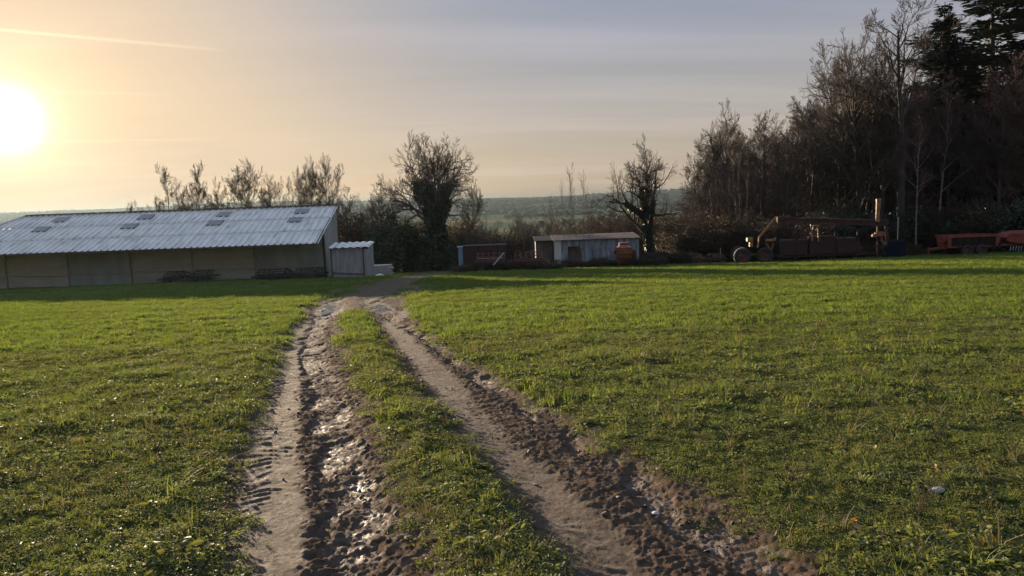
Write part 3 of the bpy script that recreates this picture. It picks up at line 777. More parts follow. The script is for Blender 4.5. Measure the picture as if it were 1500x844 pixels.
def conifer(name, seed, H, rb, tiers, flat=False):
    r = np.random.default_rng(seed); T = Tubes(); V, Fs, n0 = [], [], 0
    z = np.linspace(-.2, H, 14); pts = np.stack([np.cumsum(r.normal(0, .03, 14)), np.cumsum(r.normal(0, .03, 14)), z], -1)
    T.chain(pts, np.linspace(.3, .02, 14), 8)
    for k in range(tiers):
        f = (k+r.random()*.6)/tiers
        for q in range(r.integers(4, 7)):
            h = H*min(.985, .12+.86*f + r.normal(0, .012 if flat else .02))
            az = r.uniform(0, 6.28); L = rb*((1-f)**(.75 if not flat else .5))*(r.uniform(.6, 1.0) if flat else r.uniform(.55, 1.1)) + .25
            if flat and r.random() < .35: L *= .5
            rise = r.uniform(-.10, .12) if flat else r.uniform(-.45, -.1) + .35*f
            m = 7; s = np.linspace(0, 1, m)
            p = np.stack([math.cos(az)*L*s, math.sin(az)*L*s, h + L*(rise*s + (.18*s*s if not flat else .05*s*s))], -1)
            p[:, :2] += pts[min(13, int(h/H*13)), :2]
            T.chain(p, np.linspace(.05, .012, m), 4)
            cs = p[1:] ; n = int((170 if flat else 110)*L/2.4)+14
            idx = r.random(n)*(len(cs)-1.001); ii = idx.astype(int); fr = (idx-ii)[:, None]; side = r.uniform(-1, 1, n); wd = (1.15 if flat else .8)*(1-idx/len(cs)*.6)*min(1, L/2)
            c = cs[ii]*(1-fr) + cs[ii+1]*fr + np.stack([-math.sin(az)*side*wd, math.cos(az)*side*wd, r.normal(.03 if flat else -.08, .08 if flat else .13, n) - (0 if flat else .3)*np.abs(side)], -1)
            a = np.stack([math.cos(az)+(-math.sin(az))*np.sign(side)*.9 + r.normal(0, .2, n), math.sin(az)+math.cos(az)*np.sign(side)*.9 + r.normal(0, .2, n), r.normal(-.12 if not flat else .05, .2, n)], -1)
            a /= np.linalg.norm(a, axis=1)[:, None]; b = np.cross(a, [0, 0, 1.0]) + r.normal(0, .25, (n, 3)); b /= np.linalg.norm(b, axis=1)[:, None]
            sz = r.uniform(.16, .34, n)[:, None]
            v = np.stack([c-a*sz*.6, c-b*sz*.28, c+a*sz*1.1, c+b*sz*.28], 1).reshape(-1, 3)
            V.append(v); Fs.append(np.arange(4*n).reshape(n, 4)+n0); n0 += 4*n
    V = np.concatenate(V)
    PROTO[name] = dict(kind='conifer', t=T.mesh('trunk', M_BARK), c=fast_mesh('crown', V, np.concatenate(Fs), M_NEEDLE), i=None, H=H, W=np.percentile(np.abs(V[:, :2]), 98)*2)
conifer('fir', 31, 15, 3.2, 40)
conifer('cedar', 33, 15, 5.2, 26, True)

def bush(name, seed, W, H, n, mat, kind='evergreen_bush', size=.07):
    r = np.random.default_rng(seed); T = Tubes(); cs = []
    for q in range(9):
        a = r.uniform(0, 6.28); e = np.array([math.cos(a)*W*.4*r.random(), math.sin(a)*W*.4*r.random(), H*r.uniform(.5, .9)])
        s = np.linspace(0, 1, 6)[:, None]; p = np.array([0, 0, -.1]) + s*(e-[0, 0, -.1]) + r.normal(0, .05, (6, 3))
        T.chain(p, np.linspace(.05, .015, 6), 5)
        for k in range(5): cs.append(p[r.integers(1, 6)] + r.normal(0, .25, 3)*[W*.4, W*.4, H*.3])
    cs = np.array(cs); cs[:, 2] = np.clip(cs[:, 2], H*.12, H*.85)
    V, Fq = leaf_cloud(cs, n, min(W, H)*.26, size, r, .8)
    V[:, 2] = np.maximum(V[:, 2], -.05)
    PROTO[name] = dict(kind=kind, t=T.mesh('stems', M_BARK), c=fast_mesh('foliage', V, Fq, mat), i=None, H=H, W=W)
bush('holly', 41, 3.2, 3.2, 9000, M_HOLLY)
bush('bramble', 42, 3.6, 1.8, 7000, M_BRAMBLE, 'bramble_bush', .06)
bush('brown_bush', 43, 3.4, 3.4, 9000, M_BRAMBLE, 'brown_bush', .06)

def plant(name, label, px, dep, top=None, width=None, h=None, group=None, rz=None, base_py=385, cat=None, kind=None, nm=None, w=None):
    p = PROTO[name]; x = P(px, base_py, dep).x; g = gb(x, dep) - .05
    if h is None: h = P(px, top, dep).z - g
    sz = h/p['H']; 
    if width is not None: w = width/F*dep*1.0
    sx = w/p['W'] if w else sz*random.uniform(.9, 1.15)
    rz = random.uniform(0, 6.28) if rz is None else rz
    root = empty(nm or p['kind'], (x, dep, g), rz, label, cat or {'bare_tree': 'tree', 'conifer': 'conifer', 'sapling': 'sapling', 'bare_shrub': 'shrub', 'evergreen_bush': 'bush', 'bramble_bush': 'bramble', 'brown_bush': 'bush'}[p['kind']], group)
    root.scale = (sx, sx, sz)
    mobj(p['t'].name.split('.')[0], p['t'], root); mobj(p['c'].name.split('.')[0], p['c'], root)
    if p['i']: mobj('ivy', p['i'], root)
    return root

# --- the big tree by the yard entrance and its neighbours
plant('spreading', 'big rounded bare tree with a trunk smothered in dark ivy, right of the small shed', 642, 66, top=194, width=162, rz=.6, base_py=392)
plant('forked', 'forked bare tree with ivy on its trunk, behind the black trough and orange drum', 952, 68, top=199, width=125, rz=1.2)
for px, top, wd, dep, lab in ((530, 276, 90, 72, 'low arching bare tree just behind the small shed roof'), (568, 268, 80, 74, 'low brown tree leaning against the left side of the ivy covered tree'),
                              (690, 262, 60, 78, 'small bare tree at the right edge of the big ivy tree crown')):
    plant('woodland_broad', lab, px, dep, top=top, width=wd)
plant('holly', 'dark evergreen bush filling the gap between small shed and ivy tree', 574, 67, top=322, width=56)
plant('holly', 'dark evergreen bush close round the foot of the ivy tree, on its left', 603, 68.5, top=318, width=40)
plant('holly', 'dark evergreen bush close round the foot of the ivy tree, on its right', 652, 69, top=352, width=34)
plant('brown_bush', 'brown bush standing directly behind the small shed', 520, 68, top=305, width=56)
plant('brown_bush', 'brown bush behind the green evergreen, left of the ivy tree', 553, 73, top=296, width=60)
# --- row behind the barn
for k, (px, top, wd, pr, dep, lab) in enumerate((
    (197, 296, 40, 'leaning', 112, 'leftmost and lowest bare tree peeping over the barn ridge'),
    (228, 289, 44, 'leaning', 108, 'second lowest bare tree peeping over the barn ridge'),
    (264, 243, 62, 'leaning', 100, 'fan shaped golden bare tree standing at the left end of the row behind the barn'),
    (304, 240, 56, 'leaning', 100, 'golden bare tree behind the barn with two leaning stems, second of the tall row'),
    (340, 262, 40, 'leaning', 106, 'short thin bare tree in the dip of the row behind the barn'),
    (376, 233, 74, 'upright', 98, 'broad golden bare tree behind the middle of the barn row'),
    (412, 256, 52, 'upright', 101, 'shorter bare tree just right of the broad golden one behind the barn'),
    (434, 247, 50, 'upright', 100, 'middling bare tree behind the barn, between a broad one and a slim one'),
    (461, 230, 42, 'upright', 99, 'slim upright bare tree behind the barn, pointed at its top'),
    (499, 228, 58, 'upright', 93, 'round topped bare tree rising behind the right end of the barn roof'))):
    plant(pr, lab, px, dep, top=top, width=wd*1.45, group='bare trees in a row behind the barn', rz=k*1.9)

# --- the wood on the right: trees that stand out
W = 'bare trees of the wood on the right'
for pr, px, top, wd, dep, lab in (
    ('sparse_top', 1318, -8, 150, 66, 'tallest bare tree of the wood, a thin open crown reaching the top of the photo'),
    ('woodland_broad', 1262, 34, 180, 70, 'large broad bare tree with upswept limbs in the middle of the wood'),
    ('woodland_tall', 1222, 88, 90, 76, 'tall slim bare tree at the left shoulder of the broad one'),
    ('woodland_tall', 1184, 140, 84, 78, 'middle height bare tree where the wood steps down to the left'),
    ('woodland_red', 1150, 168, 70, 82, 'thin reddish bare tree standing in the gap of the wood skyline'),
    ('woodland_tall', 1124, 160, 66, 84, 'slender bare tree with crooked stems seen against the pale gap in the wood'),
    ('woodland_broad', 1082, 146, 110, 76, 'rounded bare tree that tops the left end of the wood'),
    ('woodland_tall', 1046, 190, 66, 78, 'bare tree at the left end of the wood, lower than the rounded one'),
    ('woodland_red', 1022, 224, 56, 76, 'lowest bare tree at the very left edge of the wood'),
    ('woodland_tall', 1302, 60, 90, 78, 'tall bare tree behind the tallest one, its top level with the fir'),
    ('woodland_thin', 1372, 120, 66, 68, 'pale stemmed birch below the fir tree'),
    ('woodland_thin', 1340, 170, 60, 62.5, 'white stemmed birch just right of the machine with the raised beam'),
    ('woodland_tall', 1350, 128, 110, 74, 'grey bare tree filling the gap between the tallest tree and the fir'),
    ('woodland_red', 1318, 96, 120, 72, 'reddish bare tree just left of the tallest thin one'),
    ('woodland_tall', 1412, 120, 100, 76, 'grey bare tree between the fir and the cedar'),
    ('woodland_red', 1440, 110, 130, 72, 'reddish bare tree in front of the cedar'),
    ('woodland_red', 1495, 130, 150, 68, 'reddish bare tree at the right edge of the photo')):
    plant(pr, lab, px, dep, top=top, width=wd, group=W)
plant('fir', 'dark pointed fir standing above the bare wood', 1366, 77, top=4, width=130)
plant('fir', 'second dark fir, lower and behind the pointed one', 1412, 90, top=80, width=100)
plant('cedar', 'dark cedar with flat layered branches at the top right corner', 1442, 80, top=-35, width=280)
plant('cedar', 'dark cedar half behind the first cedar, beyond the right edge', 1530, 92, top=-30, width=240)
# --- trees that make up the depth of the wood
env_x = [1000, 1030, 1050, 1080, 1120, 1150, 1185, 1220, 1262, 1300, 1340, 1400, 1450, 1520, 1650]
env_y = [300, 240, 205, 170, 195, 195, 165, 120, 75, 95, 110, 100, 90, 60, 60]
rr = random.Random(3)
lab = {'woodland_tall': 'grey brown bare tree in the depth of the wood, hidden among its neighbours', 'woodland_broad': 'wide bare tree in the depth of the wood, hidden among its neighbours',
       'woodland_red': 'reddish twigged bare tree in the depth of the wood', 'woodland_thin': 'pale thin stemmed tree in the depth of the wood'}
for k in range(120):
    px = 1012 + (1600-1012)*((k*0.618034) % 1); dep = 68 + 40*((k*0.754877) % 1)
    pr = rr.choice(['woodland_tall', 'woodland_broad', 'woodland_red', 'woodland_red', 'woodland_thin', 'woodland_tall'])
    top = np.interp(px, env_x, env_y) + rr.uniform(-8, 80)
    plant(pr, lab[pr], px, dep, top=top, width=rr.uniform(70, 130)*70/dep*(.6 if pr == 'woodland_thin' else 1), group={'woodland_tall': 'grey brown trees in the wood', 'woodland_broad': 'wide trees in the wood', 'woodland_red': 'reddish trees in the wood', 'woodland_thin': 'pale thin trees in the wood'}[pr])
# --- undergrowth of the wood
lab = {'shrub_red': 'reddish leafless shrub in the undergrowth along the wood edge', 'shrub_brown': 'brown leafless shrub in the undergrowth along the wood edge',
       'holly': 'dark evergreen bush in the undergrowth of the wood', 'brown_bush': 'brown leafy bush in the undergrowth of the wood'}
for k in range(112):
    px = 985 + (1620-985)*((k*0.618034+.3) % 1); dep = 61.5 + 30*((k*0.569840) % 1)**1.3
    pr = rr.choice(['shrub_red', 'shrub_red', 'shrub_brown', 'holly', 'brown_bush', 'brown_bush'])
    if 1270 < px < 1470 and dep < 64: dep += 4
    hh = rr.uniform(2.6, 4.6) + (dep-61)*.10
    if px < 1030: hh *= .75
    plant(pr, lab[pr], px, dep, h=hh, w=rr.uniform(3.2, 5.2), group={'shrub_red': 'reddish shrubs of the undergrowth', 'shrub_brown': 'brown shrubs of the undergrowth', 'holly': 'evergreen bushes of the undergrowth', 'brown_bush': 'brown bushes of the undergrowth'}[pr])
# low brambles along the field edge
for k in range(34):
    px = rr.uniform(930, 1560); dep = rr.uniform(60.2, 62.5)
    plant('bramble', 'low brown bramble along the edge of the field under the wood', px, dep, h=rr.uniform(.6, 1.3), w=rr.uniform(2.0, 3.4), group='brambles along the field edge')
for k in range(26):
    px = 676 + 300*((k*.618034) % 1); dep = 57.0 + 2.2*((k*.7548) % 1)
    if dep < 57.6: dep -= .9
    plant(('bramble', 'brown_bush')[k % 3 == 0], ('low rough bramble growing among the old machines in the yard', 'small brown bush growing among the old machines in the yard')[k % 3 == 0], px, dep, h=rr.uniform(.35, .8)*(1.25 if k % 3 == 0 else 1), w=rr.uniform(1.0, 2.4), group=('brambles in the yard', 'brown bushes in the yard')[k % 3 == 0])
# --- thin saplings in front of the pale shed
for px, top, wd, dep, lab_ in ((851, 238, 30, 60, 'tallest thin sapling rising above the pale shed'), (831, 252, 22, 60.5, 'thin sapling with a bent stem, left of the tallest one'),
                         (868, 272, 20, 61, 'thin sapling just right of the tallest one above the pale shed'), (812, 285, 22, 63, 'short thin sapling by the left end of the pale shed'),
                         (1062, 230, 22, 62, 'thin upright sapling at the left of the machine wheels'), (1090, 215, 26, 63, 'thin pale sapling behind the machine wheels'),
                         (1040, 262, 22, 61.5, 'thin sapling left of the small white stake')):
    plant('sapling', lab_, px, dep, top=top, width=wd)
# --- hedges and trees between the yard and the valley
rr = random.Random(9)
for k in range(64):
    px = 505 + (1010-505)*((k*0.618034) % 1); dep = 84 + 60*((k*.754877) % 1)
    pr = rr.choice(['brown_bush', 'shrub_brown', 'shrub_red', 'woodland_red', 'woodland_broad', 'brown_bush'])
    top = rr.uniform(322, 342) if pr not in ('woodland_red', 'woodland_broad') else rr.uniform(308, 334)
    if px > 870: top -= 16
    if px < 700: top -= 8
    plant(pr, {'brown_bush': 'brown hedge bush beyond the yard, before the valley', 'shrub_brown': 'brown leafless hedge shrub beyond the yard', 'shrub_red': 'reddish leafless hedge shrub beyond the yard',
               'woodland_red': 'small reddish bare tree of the hedge beyond the yard', 'woodland_broad': 'small round bare tree of the hedge beyond the yard'}[pr], px, dep, top=top, width=rr.uniform(36, 66)*90/dep*1.1,
          group={'brown_bush': 'brown bushes of the far hedge', 'shrub_brown': 'brown shrubs of the far hedge', 'shrub_red': 'reddish shrubs of the far hedge', 'woodland_red': 'small reddish trees of the far hedge', 'woodland_broad': 'small round trees of the far hedge'}[pr])
# valley trees
for k in range(70):
    px = 470 + (1030-470)*((k*0.618034+.1) % 1); dep = 170*(7.5**((k*.754877) % 1))
    pr = rr.choice(['woodland_broad', 'woodland_tall', 'woodland_red'])
    plant(pr, 'small far bare tree of a hedge line on the valley floor', px, dep, h=rr.uniform(7, 13), w=rr.uniform(9, 18), group='far trees on the valley floor')

# --- far woods on the hills, one mass
def hill_woods():
    r = np.random.default_rng(77); V, Fs, n0 = [], [], 0
    phi = (1+5**.5)/2
    n = 16; i = np.arange(n)+.5; ph = np.arccos(1-2*i/n); th = math.pi*(1+5**.5)*i
    S = np.stack([np.cos(th)*np.sin(ph), np.sin(th)*np.sin(ph), np.cos(ph)], -1)
    import bmesh
    bm = bmesh.new()
    for v in S: bm.verts.new(v)
    bm.verts.ensure_lookup_table(); bmesh.ops.convex_hull(bm, input=bm.verts); bm.verts.index_update()
    tri = np.array([[v.index for v in f.verts] for f in bm.faces]); S = np.array([v.co[:] for v in bm.verts]); bm.free()
    N_ = 20000
    y = 1250*(3.0**r.random(N_)); x = (r.random(N_)*2-1)*(.72*y+100)
    k = (noise(x/330+2, y/210) > -.12+.25*(y < 1650)) | (y > 2600)
    x, y = x[k], y[k]; z = GB(x, y)
    s = r.uniform(3, 6.5, len(x)); q = S[None]*s[:, None, None]*r.uniform(.7, 1.2, (len(x), len(S), 1))*[1.3, 1.3, .9]
    q = q + np.stack([x, y, z+s*.45], -1)[:, None]
    V = q.reshape(-1, 3); Fq = (tri[None] + (np.arange(len(x))*len(S))[:, None, None]).reshape(-1, 3)
    m = simple('far_wood', [(.3, (.022, .024, .016)), (.7, (.055, .048, .032))], scale=.05, rough=.95, bump=0, spec=.05)
    o = mobj('distant_woods', fast_mesh('distant_woods', V, Fq, m)); tag(o, 'far blue grey woods covering the hills across the valley', 'woods', kind='stuff')
hill_woods()
# ------------------------------------------------------------------ materials for the farm
M_ROOF = simple('roof_sheet', [(.28, (.28, .245, .19)), (.42, (.46, .41, .34)), (.55, (.58, .52, .44)), (.85, (.66, .60, .52))], scale=1.6, rough=.38, bump=.2, bscale=12, detail=10, stretch=(1.4, .35, 1), spec=.5)
M_ROOFLIGHT = simple('rooflight', [(.3, (.07, .06, .056)), (.7, (.11, .095, .088))], scale=2, rough=.35, bump=.1, spec=.5)
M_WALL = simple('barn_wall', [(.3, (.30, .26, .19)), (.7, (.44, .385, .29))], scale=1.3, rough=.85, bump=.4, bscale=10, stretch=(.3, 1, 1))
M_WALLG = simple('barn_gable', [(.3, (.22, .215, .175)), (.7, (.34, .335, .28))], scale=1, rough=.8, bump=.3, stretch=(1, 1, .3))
M_TIMBER = simple('dark_timber', [(.3, (.05, .038, .028)), (.7, (.11, .085, .06))], scale=3, rough=.9, bump=.5, stretch=(1, 1, .2))
M_SHED = simple('shed_boards', [(.3, (.17, .15, .13)), (.55, (.27, .25, .23)), (.8, (.36, .34, .31))], scale=2.2, rough=.85, bump=.5, stretch=(3, 3, .4))
M_TIN = simple('corrugated_tin', [(.3, (.38, .35, .32)), (.7, (.66, .62, .56))], scale=2, rough=.38, metal=.3, bump=.15)
M_DARK = simple('dull_black', [(.3, (.02, .017, .014)), (.7, (.045, .037, .030))], scale=2, rough=.9, bump=.2)  # plain dull black shared by the trough, machine parts and lean-to roof
M_RUST = simple('rust_brown', [(.25, (.055, .022, .014)), (.5, (.115, .045, .026)), (.8, (.18, .08, .045))], scale=3.5, rough=.85, bump=.5, metal=.1)
M_RUSTD = simple('rust_dark', [(.25, (.028, .014, .011)), (.8, (.068, .032, .023))], scale=3, rough=.9, bump=.4)
M_YELLOW = simple('faded_yellow_paint', [(.3, (.13, .058, .024)), (.55, (.26, .13, .045)), (.8, (.34, .20, .085))], scale=5, rough=.55, bump=.2)
M_ORANGE = simple('orange_paint', [(.25, (.11, .038, .020)), (.55, (.23, .075, .038)), (.8, (.32, .12, .06))], scale=3.5, rough=.55, bump=.2)
M_RED = simple('red_paint', [(.25, (.09, .020, .014)), (.55, (.20, .042, .028)), (.8, (.28, .08, .05))], scale=3, rough=.5, bump=.2)
M_TYRE = simple('tyre_rubber', [(.3, (.016, .015, .014)), (.7, (.035, .032, .028))], scale=6, rough=.75, bump=.3)
M_PALE = simple('whitewashed_wall', [(.30, (.05, .05, .048)), (.46, (.12, .125, .125)), (.6, (.22, .225, .225)), (.8, (.30, .30, .29))], scale=1.6, rough=.85, bump=.4, stretch=(2.2, 2.2, .35), detail=9)
M_CREAM = simple('cream_wall', [(.3, (.36, .31, .25)), (.7, (.52, .46, .38))], scale=2, rough=.85, bump=.3, stretch=(2, 2, .4))
M_BLUE = simple('pale_blue_sheet', [(.3, (.12, .15, .17)), (.7, (.20, .24, .27))], scale=2, rough=.6, bump=.2)
M_NAVY = simple('navy_sheet', [(.3, (.008, .009, .013)), (.7, (.014, .016, .022))], scale=2, rough=.9, bump=.1, spec=.05)
M_BROWN = simple('brown_sheet', [(.3, (.060, .040, .032)), (.7, (.13, .09, .072))], scale=2, rough=.8, bump=.3, stretch=(1, 1, .4))
M_STEEL = simple('bare_steel', [(.3, (.28, .27, .25)), (.7, (.5, .48, .45))], scale=5, rough=.4, metal=.6, bump=.1)
M_STONE = simple('pale_stone', [(.3, (.28, .25, .21)), (.7, (.48, .44, .38))], scale=3, rough=.9, bump=.4)
M_CONC = simple('concrete', [(.3, (.24, .22, .19)), (.7, (.36, .33, .29))], scale=3, rough=.9, bump=.3)

M_WALLD = simple('weathered_wood', [(.3, (.22, .19, .14)), (.7, (.33, .29, .215))], scale=3, rough=.9, bump=.4)
def Gz(x, y): return gb(x, y)

# ------------------------------------------------------------------ the long barn
def barn():
    y0, y1 = 53.0, 60.0; yf = 55.8
    z0, z1 = -.94, 1.53
    xr = -13.15; xl_e, xl_r = -41.5, -37.2
    root = empty('barn', (-25, yf, Gz(-25, yf)), 0, 'long low barn with a pale ribbed single pitch roof and dark rooflights', 'barn')
    inv = Vector(root.location)
    def W(v): return (v[0]-inv.x, v[1]-inv.y, v[2]-inv.z)
    # ribbed roof sheets: three courses down the slope, each lapping the one below
    n = 3; pitch = .44
    sl = (z1-z0)/(y1-y0)
    xs = []
    x = -42.0
    prof = ((0, 0), (.25, 0), (.30, .075), (.36, .075), (.41, 0))
    while x < xr:
        for dx, dz in prof:
            if x+dx < xr: xs.append((x+dx, dz))
        x += pitch
    xs.append((xr, 0))
    V = []; Fs = []
    for c in range(n):
        ya = y0 + (y1-y0)*c/n - (.10 if c else 0); yb = y0 + (y1-y0)*(c+1)/n
        for r_, yy in enumerate((ya, (ya+yb)/2, yb)):
            lift = .028*c + (.012 if r_ == 0 and c else 0)
            for (xx, dz) in xs:
                # left verge runs back at a slant
                xe = xl_e + (xl_r-xl_e)*(yy-y0)/(y1-y0)
                V.append(W((max(xx, xe), yy, z0+sl*(yy-y0)+dz+lift)))
        m = len(xs); b = c*3*m
        for r_ in range(2):
            for i in range(m-1):
                a = b+r_*m+i
                if abs(V[a][0]-V[a+1][0]) < 1e-4 and abs(V[a+m][0]-V[a+m+1][0]) < 1e-4: continue
                Fs.append((a, a+1, a+m+1, a+m))
    rb = MB(); rb.add(V, Fs); roof = rb.build('roof', M_ROOF, root)
    sol = roof.modifiers.new('thick', 'SOLIDIFY'); sol.thickness = .012; sol.offset = -1
    # rooflights, in pairs along the roof
    for (px, py) in ((442, 311.5), (433, 323.5), (329, 316), (315, 328), (213.5, 320), (190, 333), (91, 324), (61, 337.5)):
        v = ray(px, py); # meet the roof plane
        t = (z0 - EYE - sl*y0)/(v[2]-sl*v[1]); xx, yy = v[0]*t, v[1]*t
        L = .44; cc = int((yy-y0)/(y1-y0)*3); zc = lambda y: z0+sl*(y-y0)+.028*cc+.078
        mb = MB(); mb.prism([W((xx-.52, yy-L, zc(yy-L)-.05)), W((xx+.52, yy-L, zc(yy-L)-.05)), W((xx+.52, yy+L, zc(yy+L)-.05)), W((xx-.52, yy+L, zc(yy+L)-.05))], (0, 0, .06))
        rl = mb.build('rooflight', M_ROOFLIGHT, roof)
    mb = MB(); mb.beam(W((xl_r, y1, z1+.12)), W((xr, y1, z1+.12)), .32, .10); mb.build('ridge_flashing', M_TIMBER, root)
    mb = MB(); mb.beam(W((xl_e, y0, z0-.06)), W((xr, y0, z0-.06)), .05, .10); mb.build('gutter', M_TIMBER, root)
    # back and front walls, gables
    g = lambda x, y: Gz(x, y)-.3
    mb = MB(); mb.prism([W((xl_r, y1-.3, g(xl_r, y1))), W((xr-.25, y1-.3, g(xr, y1))), W((xr-.25, y1-.3, z1-.12)), W((xl_r, y1-.3, z1-.12))], (0, .12, 0)); mb.build('back_wall', M_WALL, root)
    sec = [-41, -36.5, -32, -27.5, -23, -18.5, xr-.32]
    zf = z0+sl*(yf-y0)-.1
    for i in range(len(sec)-1):
        a, b = sec[i]+.08, sec[i+1]-.08; off = (0, .02, 0, .05, 0, .03)[i]
        mb = MB(); mb.prism([W((a, yf+off, g(a, yf))), W((b, yf+off, g(b, yf))), W((b, yf+off, zf)), W((a, yf+off, zf))], (0, .1, 0))
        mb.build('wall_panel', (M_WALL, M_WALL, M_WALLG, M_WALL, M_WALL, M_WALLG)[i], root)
        mb = MB(); mb.beam(W((a-.08, yf-.06, g(a, yf)+1.25)), W((b+.08, yf-.06, g(b, yf)+1.1)), .04, .09); mb.build('rail', M_WALLD, root)
    for x in sec:
        mb = MB(); mb.beam(W((x, yf-.02, g(x, yf)-.2)), W((x, yf-.02, zf+.05)), .10, .10); mb.build('post', M_WALLD if x < xr-1 else M_TIMBER, root)
        mb = MB(); mb.beam(W((x, yf-.02, zf-.02)), W((x, y0+.1, z0-.08)), .10, .14); mb.build('rafter_end', M_TIMBER, root)
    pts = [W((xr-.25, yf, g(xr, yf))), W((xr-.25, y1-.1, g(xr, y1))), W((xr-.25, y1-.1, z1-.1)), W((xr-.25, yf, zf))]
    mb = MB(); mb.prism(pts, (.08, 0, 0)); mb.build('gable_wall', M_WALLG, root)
    mb = MB(); mb.beam(W((xr-.12, y0, z0-.02)), W((xr-.12, y1, z1-.02)), .05, .16); mb.build('verge_board', M_TIMBER, root)
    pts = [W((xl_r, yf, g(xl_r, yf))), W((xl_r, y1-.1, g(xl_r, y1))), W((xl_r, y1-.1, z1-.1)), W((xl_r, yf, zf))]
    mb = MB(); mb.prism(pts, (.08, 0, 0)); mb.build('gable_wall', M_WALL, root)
    mb = MB(); mb.beam(W((xl_e, y0, z0+.1)), W((xl_r, y1, z1+.1)), .18, .10); mb.build('verge_board', M_TIN, root)
barn()

def shed():
    x0, x1 = -12.55, -9.95; yf, yb = 54.0, 56.0; g = Gz(-11.3, 54)-.02
    root = empty('shed', ((x0+x1)/2, yf, g), 0, 'small grey boarded shed with a tin roof against the end of the barn', 'shed')
    o = root.location
    def W(x, y, z): return (x-o.x, y-o.y, z)
    hf, hb = 2.15, 2.35
    r = random.Random(4)
    # board walls: separate upright boards in one mesh per wall
    def boards(name, p, q, h0, h1, mat):
        mb = MB(); p = Vector(p); q = Vector(q); L = (q-p).length; n = int(L/.17); d = (q-p)/n
        nrm = Vector((d.y, -d.x, 0)).normalized()
        for i in range(n):
            a = p+d*i+d*.04; b = p+d*(i+1)-d*.04; h = h0+(h1-h0)*i/n; off = nrm*r.uniform(0, .018); e = r.uniform(0, .05)
            mb.prism([a+off+Vector((0, 0, e)), b+off+Vector((0, 0, e)), b+off+Vector((0, 0, h)), a+off+Vector((0, 0, h))], -nrm*.03)
        return mb.build(name, mat, root)
    boards('front_wall', W(x0, yf, 0), W(x1-.35, yf, 0), hf, hf+.08, M_SHED)
    boards('side_wall', W(x1, yf+.05, 0), W(x1, yb, 0), hf, hb, M_SHED); boards('side_wall', W(x0, yb, 0), W(x0, yf, 0), hb, hf, M_SHED); boards('back_wall', W(x1, yb, 0), W(x0, yb, 0), hb, hb, M_SHED)
    d = boards('door', W(x1-.34, yf-.02, 0), W(x1+.12, yf-.18, 0), hf-.1, hf-.1, M_SHED)
    for x in (x0, x1-.35, x1):
        mb = MB(); mb.beam(W(x, yf-.03, -.2), W(x, yf-.03, hf+.02), .09, .09); mb.build('post', M_TIMBER, root)
    mb = MB(); mb.beam(W(x0, yf-.05, .45), W(x1-.35, yf-.05, .28), .04, .08); mb.build('rail', M_TIMBER, root)
    mb = MB(); V = []; Fs = []; n = 44
    for i in range(n+1):
        x = x0-.12+(x1-x0+.22)*i/n; dz = .035*math.cos(i*2*math.pi/8)
        V += [W(x, yf-.25, hf+.05+dz), W(x, yb+.1, hb+.10+dz)]
    for i in range(n): Fs.append((2*i, 2*i+2, 2*i+3, 2*i+1))
    mb.add(V, Fs); ro = mb.build('roof', M_TIN, root); s = ro.modifiers.new('thick', 'SOLIDIFY'); s.thickness = .01
shed()

# wheels ------------------------------------------------------------------
def wheel(root, x, y, z, r, w, face='X', rim=M_RUST):
    t = MB(); prof = [(r*.58, -w*.42), (r*.80, -w*.5), (r*.95, -w*.42), (r, -w*.25), (r, w*.25), (r*.95, w*.42), (r*.80, w*.5), (r*.58, w*.42), (r*.58, -w*.42)]
    t.lathe(prof, (x, y, z), face, 28)
    for k in range(20):
        a = 2*math.pi*k/20; c, s = math.cos(a), math.sin(a)
        if face == 'X': t.beam((x-w*.4, y+c*r*1.0, z+s*r*1.0), (x+w*.4, y+math.cos(a+.12)*r, z+math.sin(a+.12)*r), .05, .04)
        else: t.beam((x+c*r, y-w*.4, z+s*r), (x+math.cos(a+.12)*r, y+w*.4, z+math.sin(a+.12)*r), .05, .04)
    wh = t.build('wheel', M_TYRE, root)
    m = MB(); m.lathe([(.001, -w*.12), (r*.18, -w*.2), (r*.2, -w*.1), (r*.5, -w*.02), (r*.57, -w*.35), (r*.6, -w*.35), (r*.6, w*.35), (r*.5, w*.02), (r*.2, w*.1), (r*.18, w*.2), (.001, w*.12)], (x, y, z), face, 24)
    m.build('rim', rim, wh)
    return wh

